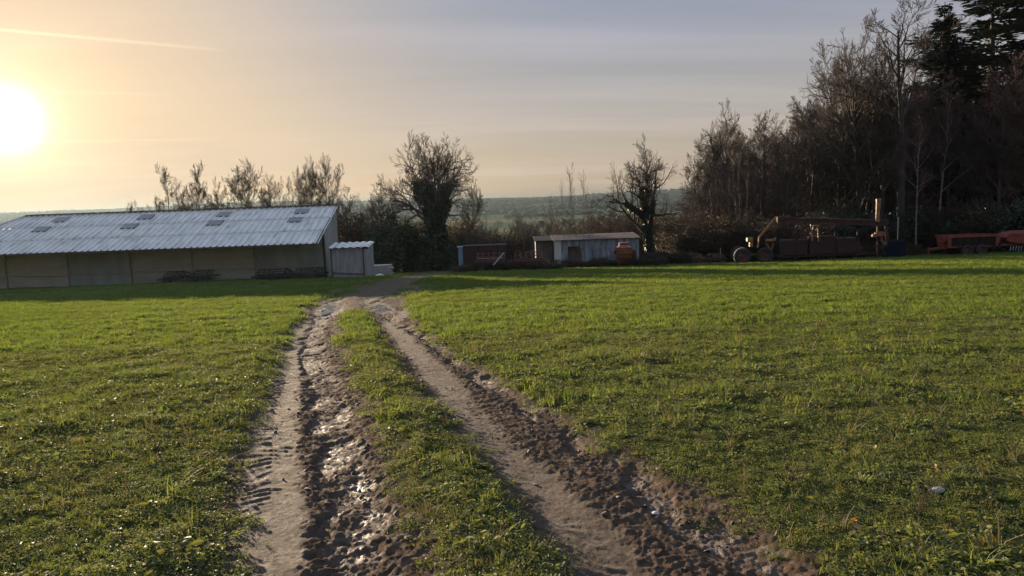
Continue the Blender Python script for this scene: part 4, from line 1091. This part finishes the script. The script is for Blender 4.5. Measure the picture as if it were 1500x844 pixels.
# ------------------------------------------------------------------ machine with the long raised beam
def beam_machine():
    y = 57.0
    def X(px): return P(px, 370, y).x
    cx = X(1105); g = Gz(cx, y)-.03
    root = empty('farm_machine', (cx, y, g), 0, 'rusty farm machine with a long raised beam carried between two tall wheels and a post', 'farm machine')
    def Q(px, py, dy=0):
        p = P(px, py, y+dy); return (p.x-cx, dy, p.z-g)
    def at(px, z, dy=0): return (X(px)-cx, dy, z)
    r = .62
    wheel(root, Q(1084, 370)[0], -.55, r, r, .32, 'Y'); wheel(root, Q(1119, 372)[0], -.2, r-.02, r-.02, .32, 'Y')
    wheel(root, Q(1090, 370)[0], 1.3, r, r, .32, 'Y')
    mb = MB(); mb.tube((Q(1084, 370)[0], -.8, r), (Q(1084, 370)[0], 1.5, r), .06); mb.tube((Q(1119, 370)[0], -.4, r), (Q(1119, 370)[0], 1.4, r), .06)
    mb.beam((Q(1084, 370)[0], .3, r), (Q(1132, 370)[0], .3, r+.05), .14, .14); mb.build('axle', M_RUST, root)
    # two sloping arms, the near one yellow, the far one rust brown
    for dy in (-.35, .35):
        mb = MB(); mb.beam(Q(1112, 348, dy), Q(1137+4*dy, 319, dy), .11, .13); mb.beam(Q(1112, 348, dy), Q(1110, 362, dy), .11, .13); mb.build('arm', M_YELLOW if dy < 0 else M_RUST, root)
    mb = MB(); mb.beam(Q(1119, 341, -.4), Q(1119, 341, .4), .09); mb.beam(Q(1130, 328, -.38), Q(1130, 328, .38), .09); mb.build('cross_bar', M_RUST, root)
    mb = MB(); mb.box(Q(1098, 351, -.3), (.42, .35, .30)); mb.box((Q(1098, 358)[0], -.3, Q(1098, 358)[2]), (.22, .3, .34)); mb.build('gearbox', M_YELLOW, root)
    mb = MB(); mb.box(Q(1127, 352, -.3), (.5, .3, .16)); mb.box((Q(1132, 350)[0], -.42, Q(1132, 350)[2]), (.16, .12, .22)); mb.beam(Q(1122, 356, -.2), Q(1128, 366, -.2), .1); mb.beam(Q(1133, 356, -.2), Q(1128, 372, -.1), .09); mb.build('pump', M_YELLOW, root)
    # the long beam, a box girder with flanges
    a, b = Q(1138, 322), Q(1297, 327)
    mb = MB(); mb.beam(a, b, .34, .30); up = Vector((0, 0, .19)); mb.beam(Vector(a)+up, Vector(b)+up, .44, .05); mb.beam(Vector(a)-up, Vector(b)-up, .44, .05)
    for k in range(9):
        p = Vector(a).lerp(Vector(b), (k+.5)/9); mb.box((p.x, -.19, p.z), (.06, .04, .30))
    mb.build('beam', M_RUSTD, root)
    mb = MB(); mb.beam(Q(1240, 329), Q(1262, 339), .06); mb.box(Q(1258, 338), (.2, .2, .22)); mb.build('bracket', M_RUSTD, root)
    for px_ in (1160, 1178, 1214, 1236, 1270):
        mb = MB(); mb.beam(Q(px_, 329, .1), at(px_+4, 1.5, .5), .06); mb.build('strut', M_RUST, root)
    mb = MB(); pts = [Q(1140+14.5*k, 331+6*math.sin(k*math.pi/3.3)**2, -.3) for k in range(11)]
    for a_, b_ in zip(pts, pts[1:]): mb.tube(a_, b_, .028)
    mb.build('hose', M_TYRE, root)
    # hanging yellow fork in the middle
    mb = MB()
    mb.beam(Q(1187, 330, -.25), Q(1199, 331, -.25), .09); mb.beam(Q(1188, 331, -.25), Q(1190, 353, -.25), .08); mb.beam(Q(1192, 331, -.25), Q(1189, 341, -.25), .06)
    mb.beam(Q(1198, 333, -.25), Q(1199, 354, -.25), .08); mb.beam(Q(1199, 333, -.25), Q(1194, 338, -.25), .06)
    mb.build('hanging_fork', M_YELLOW, root)
    # rust coloured hopper body below the beam
    mb = MB(); zb = .35
    for k, (pa, pb) in enumerate(((1150, 1186), (1188, 1226), (1228, 1262))):
        c = ((at(pa, 0)[0]+at(pb, 0)[0])/2); w_ = at(pb, 0)[0]-at(pa, 0)[0]-.05
        mb.box((c, .8, 1.05+.1*(k % 2)), (w_, .9, 1.2+.2*(k % 2)), taper=1.08)
    mb.beam(at(1142, .42, .5), at(1296, .42, .5), .12, .16); mb.build('hopper', M_RUSTD, root)
    for px in (1168, 1225, 1258):
        mb = MB(); mb.beam(at(px, -.1, .5), at(px, 2.2, .2), .12); mb.build('leg', M_RUSTD, root)
    # the end post: tall yellow tube, cap, collar
    mb = MB(); mb.tube(Q(1285, 325, -.15), Q(1287, 294, -.15), .13, .17, 14); mb.tube(Q(1287, 294, -.15), Q(1287, 291.5, -.15), .20, .19, 14); mb.tube(Q(1285, 325, -.15), Q(1285, 322, -.15), .18, .18, 14); mb.build('upright_tube', M_YELLOW, root)
    mb = MB(); mb.box(Q(1288, 343, -.25), (.55, .4, .34)); mb.box(Q(1280, 345, -.3), (.22, .3, .24)); mb.tube(Q(1291, 346, -.2), Q(1291, 354, -.2), .09); mb.build('motor', M_ORANGE, root)
    mb = MB(); mb.beam(Q(1298, 325, 0), at(1300, -.1), .22, .22); mb.beam(Q(1286, 330, 0), at(1286, -.1), .16, .16); mb.build('end_post', M_RUSTD, root)
    mb = MB(); mb.box((at(1308, 0)[0], -.1, .72), (1.35, .9, 1.35), bev=.06); mb.beam((at(1308, 0)[0]-.7, -.58, 1.2), (at(1308, 0)[0]+.7, -.58, 1.2), .05); mb.build('tank', M_NAVY, root)
beam_machine()

def spreader(cpx, y, scale, label, cat, wpx, far=False):
    cx = P(cpx, 360, y).x; g = Gz(cx, y)-.03
    root = empty('manure_spreader', (cx, y, g), R(2 if not far else -4), label, cat)
    s = scale
    r = .42*s
    for dx in (-.55*s, .55*s):
        for dy in (-.95*s, .95*s): wheel(root, dx, dy, r, r, .28*s, 'Y')
    # body: sloping sided open box with end frames and ribs
    def slab(name, z0, z1, hy0, hy1, hx, th, mat):
        for sg in (-1, 1):
            mb = MB(); mb.prism([(-hx, sg*hy0, z0), (hx, sg*hy0, z0), (hx, sg*hy1, z1), (-hx, sg*hy1, z1)], (0, -sg*th, 0)); mb.build(name, mat, root)
    slab('side_panel', .78*s, 1.42*s, .62*s, .86*s, 1.75*s, .05, M_DARK)
    mb = MB(); mb.box((0, 0, .76*s), (3.5*s, 1.2*s, .08)); mb.build('floor_pan', M_DARK, root)
    for sg in (-1, 1):
        mb = MB(); mb.beam((-1.85*s, sg*.88*s, 1.47*s), (1.85*s, sg*.88*s, 1.47*s), .12*s, .15*s)
        mb.build('top_rail', M_RED, root)
        mb = MB(); mb.beam((-1.8*s, sg*.55*s, .68*s), (1.8*s, sg*.55*s, .68*s), .1*s, .14*s); mb.build('chassis_rail', M_RED, root)
    for sx in (-1, 1):
        mb = MB(); x = sx*1.82*s
        mb.prism([(x, -.60*s, .6*s), (x, .60*s, .6*s), (x, .9*s, 1.56*s), (x, -.9*s, 1.56*s)], (-sx*.07, 0, 0))
        mb.box((x, -.86*s, 1.1*s), (.22*s, .12*s, .9*s)); mb.build('end_frame', M_RED, root)
    for k in range(5):
        mb = MB(); x = (-1.2+.6*k)*s; mb.beam((x, -.68*s, .78*s), (x, -.91*s, 1.42*s), .07*s, .05*s); mb.build('rib', M_RUSTD, root)
    mb = MB(); mb.beam((-1.85*s, 0, .62*s), (-3.0*s, 0, .5*s), .12*s, .14*s); mb.beam((-1.85*s, -.45*s, .62*s), (-2.8*s, -.05*s, .52*s), .08*s); mb.beam((-1.85*s, .45*s, .62*s), (-2.8*s, .05*s, .52*s), .08*s); mb.tube((-2.9*s, 0, 0), (-2.9*s, 0, .75*s), .04*s); mb.build('drawbar', M_RED, root)
    mb = MB()
    for k in range(2):
        z = (.95+.38*k)*s; mb.tube((1.95*s, -.6*s, z), (1.95*s, .6*s, z), .06*s)
        for q in range(9):
            a = q*1.3; mb.beam((1.95*s, (-.55+.137*q)*s, z), (1.95*s+math.cos(a)*.17*s, (-.55+.137*q)*s, z+math.sin(a)*.17*s), .03*s)
    mb.build('beater', M_RUST, root)
    mb = MB(); mb.box((-1.98*s, -.35*s, 1.25*s), (.3*s, .5*s, .4*s)); mb.build('gearbox', M_RED, root)
    return root
spreader(1415, 58.6, 1.0, 'red framed manure spreader with a black body, parked left of the other red machine', 'manure spreader', 80)
# second red machine: a tank with rounded hood
def red_tanker():
    y = 58.0; cx = P(1500, 360, y).x; g = Gz(cx, y)-.03
    root = empty('baler', (cx, y, g), R(-3), 'bright red baler with a rounded hood at the right edge of the photo', 'baler')
    wheel(root, -.2, -1.0, .42, .42, .3, 'Y'); wheel(root, -.2, 1.0, .42, .42, .3, 'Y'); wheel(root, 1.5, -1.0, .42, .42, .3, 'Y')
    mb = MB(); pr = [(-1.6, .95), (-1.75, 1.25), (-1.45, 1.52), (-.7, 1.66), (1.8, 1.66), (1.9, 1.05), (1.2, .8), (-.8, .75)]
    mb.prism([(x, -.75, z) for x, z in pr], (0, 1.5, 0)); mb.build('hood', M_RED, root)
    mb = MB(); mb.prism([(x*.94+.03, -.80, z*.93+.1) for x, z in pr[2:6]], (0, .05, 0)); mb.build('side_cover', M_ORANGE, root)
    mb = MB(); mb.beam((-1.9, -.5, .7), (1.9, -.5, .7), .12, .16); mb.beam((-1.9, .5, .7), (1.9, .5, .7), .12, .16); mb.beam((-1.9, -.55, .7), (-1.9, .55, .7), .12); mb.build('chassis', M_RUST, root)
    mb = MB(); mb.beam((-1.9, 0, .7), (-3.0, .1, .62), .12); mb.box((-2.0, 0, 1.0), (.35, .5, .45)); mb.tube((-2.35, 0, .95), (-2.9, .1, .9), .06); mb.build('drawbar', M_RED, root)
    mb = MB()
    for k in range(14): mb.beam((-1.4+.2*k, -.78, .6), (-1.5+.2*k, -.85, .25), .025)
    mb.build('pickup_tines', M_STEEL, root)
red_tanker()

# ------------------------------------------------------------------ orange drum-shaped concrete mixer / hopper
def drum():
    y = 56.6; cx = P(914, 370, y).x; g = Gz(cx, y)-.02
    root = empty('feed_hopper', (cx, y, g), .2, 'weathered orange barrel shaped hopper with ribbed bands and a narrow foot', 'hopper')
    mb = MB(); mb.lathe([(.001, 1.70), (.28, 1.70), (.38, 1.66), (.42, 1.58), (.60, 1.50), (.66, 1.38), (.64, 1.30), (.68, 1.22), (.66, 1.05), (.62, .98), (.58, .75), (.48, .42), (.42, .30), (.001, .30)], n=26); mb.build('drum', M_ORANGE, root, True)
    for z, r in ((1.44, .65), (1.26, .70), (1.02, .68), (.72, .585)):
        mb = MB(); mb.lathe([(r-.02, z-.03), (r+.02, z-.03), (r+.02, z+.03), (r-.02, z+.03)], n=26); mb.build('band', M_RUST, root)
    mb = MB(); mb.lathe([(.38, 1.70), (.40, 1.80), (.34, 1.84), (.001, 1.85)], n=20); mb.build('lid', M_ORANGE, root)
    for k in range(4):
        a = k*math.pi/2+.5; mb = MB(); mb.beam((math.cos(a)*.40, math.sin(a)*.40, .7), (math.cos(a)*.5, math.sin(a)*.5, -.05), .08); mb.build('leg', M_RUST, root)
    mb = MB(); mb.box((.62, -.15, .75), (.34, .4, .95)); mb.build('motor_box', M_RUSTD, root)
    mb = MB(); mb.tube((-.68, -.1, 1.3), (-.80, -.15, 1.05), .04); mb.tube((-.68, -.1, 1.15), (-.82, -.15, 1.15), .03); mb.build('handle', M_DARK, root)
drum()

def trough():
    y = 57.5; cx = P(961, 375, y).x; g = Gz(cx, y)-.02
    root = empty('feed_trough', (cx, y, g), .06, 'black steel feed trough on thin legs under the forked tree', 'trough')
    mb = MB(); mb.prism([(-.72, -.35, .58), (.70, -.35, .58), (.74, -.42, .98), (-.76, -.42, .98)], (0, .7, 0)); mb.build('tub', M_DARK, root)
    mb = MB()
    for sg in (-1, 1): mb.beam((-.78, sg*.40, 1.0), (.76, sg*.40, 1.0), .05)
    mb.beam((-.77, -.4, 1.0), (-.77, .4, 1.0), .05); mb.beam((.75, -.4, 1.0), (.75, .4, 1.0), .05); mb.build('rim', M_RUSTD, root)
    for x, y_, m in ((-.62, -.3, M_STEEL), (-.5, .28, M_DARK), (.58, -.3, M_DARK), (.64, .28, M_DARK)):
        mb = MB(); mb.beam((x, y_, -.05), (x*1.02, y_, .6), .06); mb.build('leg', m, root)
    mb = MB(); mb.beam((.55, 0, .95), (.62, 0, 1.38), .05); mb.box((.60, 0, 1.36), (.26, .12, .10)); mb.build('pump_handle', M_DARK, root)
trough()

# ------------------------------------------------------------------ pale shed, brown lean-to and things before it
def pale_shed():
    y = 60.2
    xl, xr = P(812, 370, y).x, P(936, 370, y).x; g = Gz((xl+xr)/2, y)-.1; cx = (xl+xr)/2
    H = 2.25
    root = empty('low_shed', (cx, y, g), 0, 'low pale shed with streaked whitewashed walls and a dark doorway behind the saplings', 'shed')
    hx = (xr-xl)/2
    def wall(a, b, mat, name, hole=None, lab=None):
        mb = MB()
        mb.prism([(a, 0, 0), (b, 0, 0), (b, 0, H), (a, 0, H)], (0, .12, 0)); return mb.build(name, mat, root)
    e = -hx+.55
    d0, d1 = P(832, 370, y).x-cx, P(851, 370, y).x-cx
    wall(e, d0, M_PALE, 'front_wall'); wall(d1, hx, M_PALE, 'front_wall')
    mb = MB(); mb.prism([(d0, 0, 1.75), (d1, 0, 1.75), (d1, 0, H), (d0, 0, H)], (0, .12, 0)); mb.build('lintel', M_PALE, root)
    mb = MB(); mb.prism([(d0+.01, .35, 0), (d1-.01, .35, 0), (d1-.01, .35, 1.74), (d0+.01, .35, 1.74)], (0, .05, 0)); mb.build('door', M_BROWN, root)
    mb = MB(); mb.prism([(-hx, .0, 0), (e-.01, -.02, 0), (e-.01, -.02, H+.02), (-hx, 0, H+.02)], (0, .3, 0)); mb.build('corner_pillar', M_CREAM, root)
    mb = MB(); mb.prism([(-hx+.03, .3, 0), (-hx+.03, 3.0, 0), (-hx+.03, 3.0, H+.2), (-hx+.03, .3, H)], (.1, 0, 0)); mb.prism([(hx-.12, .13, 0), (hx-.12, 3.0, 0), (hx-.12, 3.0, H+.2), (hx-.12, .13, H)], (.1, 0, 0)); mb.build('side_wall', M_PALE, root)
    mb = MB(); V = []; Fs = []; n = 120
    for i in range(n+1):
        x = -hx-.1+(2*hx+.2)*i/n; dz = .02*math.cos(i*math.pi)
        V += [(x, -.15, H+.03+dz), (x, 3.2, H+.28+dz)]
    for i in range(n): Fs.append((2*i, 2*i+2, 2*i+3, 2*i+1))
    mb.add(V, Fs); mb.build('roof', M_BROWN, root).modifiers.new('t', 'SOLIDIFY').thickness = .02
pale_shed()

def brown_box(pl, pr, y, H, label, mat, name='lean_to', cat='shed', dep=2.0, slope=.25):
    xl, xr = P(pl, 370, y).x, P(pr, 370, y).x; cx = (xl+xr)/2; hx = (xr-xl)/2; g = Gz(cx, y)-.1
    root = empty(name, (cx, y, g), 0, label, cat)
    mb = MB(); mb.prism([(-hx, 0, 0), (hx, 0, 0), (hx, 0, H), (-hx, 0, H)], (0, dep, 0))
    for k in range(int(2*hx/.35)): mb.box((-hx+.2+.35*k, -.02, H/2), (.05, .04, H*.98))
    mb.build('wall', mat, root)
    mb = MB(); mb.prism([(-hx-.1, -.2, H), (hx+.1, -.2, H), (hx+.1, dep+.2, H+slope), (-hx-.1, dep+.2, H+slope)], (0, 0, .06)); mb.build('roof', M_DARK, root)
    return root, hx, H
brown_box(785, 811, 61.0, 2.25, 'dark brown upright shed squeezed against the left end of the pale shed', M_BROWN)
# livestock trailer / old van body with pale blue end
def trailer():
    y = 59.6; xl, xr = P(679, 370, y).x, P(742, 370, y).x; cx = (xl+xr)/2; hx = (xr-xl)/2; g = Gz(cx, y)-.03
    root = empty('box_trailer', (cx, y, g), R(3), 'old brown box trailer with a pale blue end panel, right of the ivy tree', 'trailer')
    for dx in (-.5, .5): wheel(root, dx, -.75, .36, .36, .2, 'Y'); wheel(root, dx, .75, .36, .36, .2, 'Y')
    mb = MB(); mb.box((0, 0, 1.22), (2*hx, 1.8, 1.45), bev=.05)
    for k in range(8): mb.box((-hx+.2+(2*hx-.4)*k/7, -.91, 1.2), (.05, .04, 1.3))
    mb.build('body', M_RUSTD, root)
    mb = MB(); mb.box((0, 0, 1.98), (2*hx+.06, 1.86, .06)); mb.build('roof', M_RUSTD, root)
    mb = MB(); mb.box((-hx-.22, -.35, 1.1), (.34, 1.0, 1.6)); mb.box((-hx-.23, -.35, 1.94), (.5, 1.1, .06)); mb.build('end_panel', M_BLUE, root)
    mb = MB()
    for z in (.78, .90, 1.02): mb.beam((-hx*.4, -.945, z), (hx*.9, -.945, z), .03, .04)
    mb.build('trim_strip', M_STONE, root)
    mb = MB(); mb.beam((-hx, -.5, .46), (hx, -.5, .46), .1); mb.beam((-hx, .5, .46), (hx, .5, .46), .1); mb.beam((hx, 0, .46), (hx+1.0, 0, .42), .1); mb.build('chassis', M_RUSTD, root)
trailer()

def harrow(pl, pr, y, label, H=1.0, seed=0, bright=True, name='harrow', M_RUST=M_RUST, M_RUSTD=M_RUSTD):
    """folding cultivator: three cross beams, braces, tines, a raised mast"""
    r = random.Random(seed); xl, xr = P(pl, 375, y).x, P(pr, 375, y).x; cx = (xl+xr)/2; hx = (xr-xl)/2; g = Gz(cx, y)-.03
    root = empty(name, (cx, y, g), r.uniform(-.05, .05), label, 'harrow')
    for k, (yy, z) in enumerate(((-.9, .62), (0, .70), (.9, .66))):
        mb = MB(); mb.beam((-hx, yy, z*H), (hx, yy, z*H+r.uniform(-.05, .05)), .12); mb.build('cross_beam', M_RUST if k else M_RUSTD, root)
        mb = MB(); n = int(2*hx/.32)
        for q in range(n):
            x = -hx+.15+q*.32; z0 = z*H
            p = [(x, yy, z0), (x+.02, yy-.22, z0-.05), (x, yy-.30, z0-.28*H), (x, yy-.12, .05), (x, yy-.02, -.05)]
            for a, b in zip(p, p[1:]): mb.beam(a, b, .035, .025)
        mb.build('tine', M_RUSTD, root)
    mb = MB()
    for x in (-hx*.6, -hx*.2, hx*.2, hx*.6): mb.beam((x, -.95, .68*H), (x, .95, .74*H), .09)
    mb.build('frame_bar', M_RUSTD, root)
    for sg in (-1, 1):
        mb = MB(); z = 1.28*H
        for k in range(3): mb.beam((sg*hx*.95, -.5+.45*k, (.85+.2*k)*H), (sg*.35, -.5+.45*k, (.85+.2*k)*H), .07)
        for k in range(6):
            x = sg*(.4+(hx-.5)*k/5.5); mb.beam((x, -.5, .8*H), (x, .4, 1.3*H), .05)
        mb.build('folded_wing', M_RUST, root)
    mb = MB(); mb.beam((-.3, -.9, .65*H), (0, -.9, 1.5*H), .08); mb.beam((.3, -.9, .65*H), (0, -.9, 1.5*H), .08); mb.beam((0, -.9, 1.5*H), (0, .8, .8*H), .06); mb.build('mast', M_RUSTD, root)
    if bright:
        mb = MB(); mb.tube((-hx*.45, -1.0, .5*H), (-hx*.15, -1.0, 1.35*H), .05); mb.build('hydraulic_ram', M_STEEL, root)
    wheel(root, -hx*.8, -.3, .28, .28, .16, 'Y'); wheel(root, hx*.8, -.3, .28, .28, .16, 'Y')
    return root
harrow(694, 800, 57.8, 'wide rusty folding harrow in front of the brown trailer and pale shed', 1.05, 1)
harrow(372, 476, 54.6, 'low dark harrow lying before the right end of the barn wall', .62, 2, False, 'harrow', M_TIMBER, M_DARK)
harrow(236, 312, 54.2, 'low brown harrow lying before the middle of the barn', .66, 3, False, 'harrow', M_TIMBER, M_DARK)
harrow(1150, 1262, 59.2, 'rusty harrow standing in the brambles under the raised beam', 1.1, 4, False)
harrow(1010, 1062, 60.2, 'small rusty harrow half lost in the brambles left of the machine wheels', .6, 5, False)

# ------------------------------------------------------------------ small things
def stake(px, py0, y, h, label, mat, r=.025, name='stake'):
    x = P(px, py0, y).x; g = Gz(x, y)
    root = empty(name, (x, y, g), 0, label, name.replace('_', ' '))
    mb = MB(); mb.tube((0, 0, -.2), (.02, 0, h), r, r*.9, 8); mb.build('shaft', mat, root)
    mb = MB(); mb.tube((.02, 0, h), (.02, 0, h+.06), r*1.4, r*.6, 8); mb.build('cap', mat, root)
stake(1055, 380, 60.5, 1.15, 'small white stake standing in the rough edge left of the wheels', M_CREAM)
stake(1314, 378, 60.9, 3.0, 'tall thin pale pole beside the blue tank of the beam machine', M_CREAM, .03, 'pole')
# stack of pale planks by the small shed
def planks():
    y = 60.5; x = P(557, 380, y).x; g = Gz(x, y)
    root = empty('plank_stack', (x, y, g), .1, 'stack of pale planks in the gap right of the small grey shed', 'plank stack'); r = random.Random(5)
    for k in range(9):
        mb = MB(); 
        for q in range(3): mb.box((r.uniform(-.08, .08), -.35+.35*q, .08+.085*k), (1.7+r.uniform(-.3, .3), .3, .06), bev=.006)
        mb.build('plank_layer', M_STONE if k % 3 else M_CREAM, root)
    mb = MB()
    for q in (-.5, .5): mb.box((q, 0, .02), (.1, 1.0, .07))
    mb.build('bearer', M_TIMBER, root)
planks()
def tarp():
    y = 57.2; x = P(556, 398, y).x; g = Gz(x, y); r = np.random.default_rng(3)
    u, v = np.meshgrid(np.linspace(-.4, .4, 14), np.linspace(-.25, .25, 10)); z = .14*np.exp(-(u*u/.06+v*v/.03)) + .04*r.random(u.shape); z[0] = z[-1] = -.02; z[:, 0] = z[:, -1] = -.02
    i = np.arange(140).reshape(10, 14); Fq = np.stack([i[:-1, :-1], i[:-1, 1:], i[1:, 1:], i[1:, :-1]], -1).reshape(-1, 4)
    m = simple('white_plastic', [(.3, (.55, .53, .5)), (.7, (.75, .73, .7))], rough=.4, bump=.1)
    o = mobj('plastic_sheet', fast_mesh('plastic_sheet', np.stack([u, v, z], -1).reshape(-1, 3), Fq, m, True), None, (x, y, g+.02)); o.modifiers.new('t', 'SOLIDIFY').thickness = .005
    tag(o, 'scrap of white plastic sheet on the ground right of the small shed', 'plastic sheet')
tarp()
# far house glimpsed past the ivy trunk
def house(px, py_eave, y, w, d, h, label, rz=0, wallm=M_STONE, roofm=None):
    x = P(px, 365, y).x; g = Gz(x, y)-.3
    root = empty('house', (x, y, g), rz, label, 'house')
    mb = MB(); mb.prism([(-w/2, -d/2, 0), (w/2, -d/2, 0), (w/2, -d/2, h), (-w/2, -d/2, h)], (0, d, 0)); 
    wl = mb.build('wall', wallm, root)
    mb = MB(); rh = h*.55
    for sg in (-1, 1):
        mb.prism([(-w/2-.3, sg*(d/2+.3), h-.05), (w/2+.3, sg*(d/2+.3), h-.05), (w/2+.3, 0, h+rh), (-w/2-.3, 0, h+rh)], (0, 0, .12))
    mb.build('roof', roofm or M_RUSTD, root)
    mb = MB()
    for sx in (-1, 1): mb.prism([(sx*w/2, -d/2, h), (sx*w/2, d/2, h), (sx*w/2, 0, h+rh-.1)], (-sx*.1, 0, 0))
    mb.build('gable', wallm, root)
    for k in (-1, 0, 1):
        if k == 0: mb = MB(); mb.box((0, -d/2-.01, 1.05), (.9, .06, 2.1)); mb.build('door', M_TIMBER, root); continue
        mb = MB(); mb.box((k*w*.28, -d/2-.01, h*.58), (1.0, .06, 1.2)); wi = mb.build('window', M_NAVY, root)
        mb = MB(); mb.box((k*w*.28, -d/2-.06, h*.58-.66), (1.2, .14, .08)); mb.build('sill', M_STONE, wi)
    mb = MB(); mb.box((w*.3, 0, h+rh+.3), (.5, .5, 1.1)); mb.build('chimney', M_BROWN, root)
house(668, 0, 120, 7, 6, 2.8, 'small stone house glimpsed between the ivy tree and the brown trailer', .1)
house(617, 0, 92, 4.5, 5, 2.6, 'small whitish house glimpsed at the foot of the ivy tree', -.1, M_CREAM)
house(770, 0, 150, 24, 9, 3.2, 'long grey roofed farm building beyond the yard, down towards the valley', .02, M_PALE, M_BLUE)

# taller weeds in the near grass
def weed(px, py, h, label, mat, seed, n=9):
    x, y = hit(px, py); r = np.random.default_rng(seed); T = Tubes(); z = gb(x, y) + float(surface(np.array([x]), np.array([y]))['h'][0])
    for k in range(n):
        a = r.uniform(0, 6.28); d = np.array([math.cos(a)*.4, math.sin(a)*.4, 1]); L = h*r.uniform(.5, 1)
        s = np.linspace(0, 1, 6)[:, None]; p = s*d*L/1.08 + r.normal(0, .006, (6, 3)); p[0] = [0, 0, -.02]
        T.chain(p, np.linspace(.0022, .0009, 6), 4)
        for q in range(7):
            b = p[r.integers(2, 6)]; dd = r.normal(0, 1, 3); dd[2] = abs(dd[2]); dd /= np.linalg.norm(dd)
            T.chain(np.array([b, b+dd*.02, b+dd*.045]), np.array([.0012, .002, .0008]), 3)
    o = mobj('dry_weed', T.mesh('dry_weed', mat), None, (x, y, z)); tag(o, label, 'weed', 'dry weeds standing in the grass')
weed(976, 540, .30, 'dark dry weed standing in the grass right of the bend in the ruts', M_TWIG, 1, 12)
weed(958, 534, .22, 'smaller dark dry weed just left of a taller one in the right field', M_TWIG, 2, 8)
weed(1168, 716, .24, 'pale dry weed stalks in the grass above the right rut edge', M_TWIG_GOLD, 3, 6)
weed(1345, 764, .30, 'straw coloured weed in the rough grass near the bottom right corner', M_TWIG_GOLD, 4, 9)
weed(1375, 655, .20, 'thin brown weed stalks in the middle of the right field', M_TWIG, 5, 7)
weed(1418, 524, .30, 'reddish dry weed alone in the right field', M_TWIG_RED, 6, 9)
weed(236, 672, .16, 'short brown weed in the left field near the rut', M_TWIG_GOLD, 7, 6)
# orange flower and pale stone
def flower():
    x, y = hit(1248, 790); z = gb(x, y) + float(surface(np.array([x]), np.array([y]))['h'][0])
    root = empty('flower', (x, y, z), 0, 'tiny orange flower in the grass near the bottom right', 'flower')
    mb = MB(); mb.tube((0, 0, -.01), (.01, 0, .08), .0015); mb.build('stem', M_HERB, root)
    mb = MB()
    for k in range(14):
        a = k*2*math.pi/14; c, s = math.cos(a), math.sin(a); mb.add([(.01, 0, .082), (.01+c*.012-s*.004, s*.012+c*.004, .088), (.01+c*.019, s*.019, .086), (.01+c*.012+s*.004, s*.012-c*.004, .088)], [(0, 1, 2, 3)])
    m = simple('petals', [(.3, (.7, .25, .02)), (.7, (.8, .38, .03))], rough=.6, bump=0); mb.build('petals', m, root)
flower()
def stone(px, py, s, label, seed):
    x, y = hit(px, py); z = gb(x, y) + float(surface(np.array([x]), np.array([y]))['h'][0])
    me = rock_proto('stone', M_STONE, seed).data; o = mobj('stone', me, None, (x, y, z+s*.3)); o.scale = (s, s, s); tag(o, label, 'stone')
stone(1372, 727, .05, 'pale flat stone showing through the grass at lower right', 71)
stone(372, 733, .022, 'small pale stone at the left edge of the left rut', 72)
stone(784, 700, .02, 'small pale pebble on the smooth strip of the right rut', 73)
stone(960, 735, .03, 'lone brown stone in the mud of the right rut', 74)
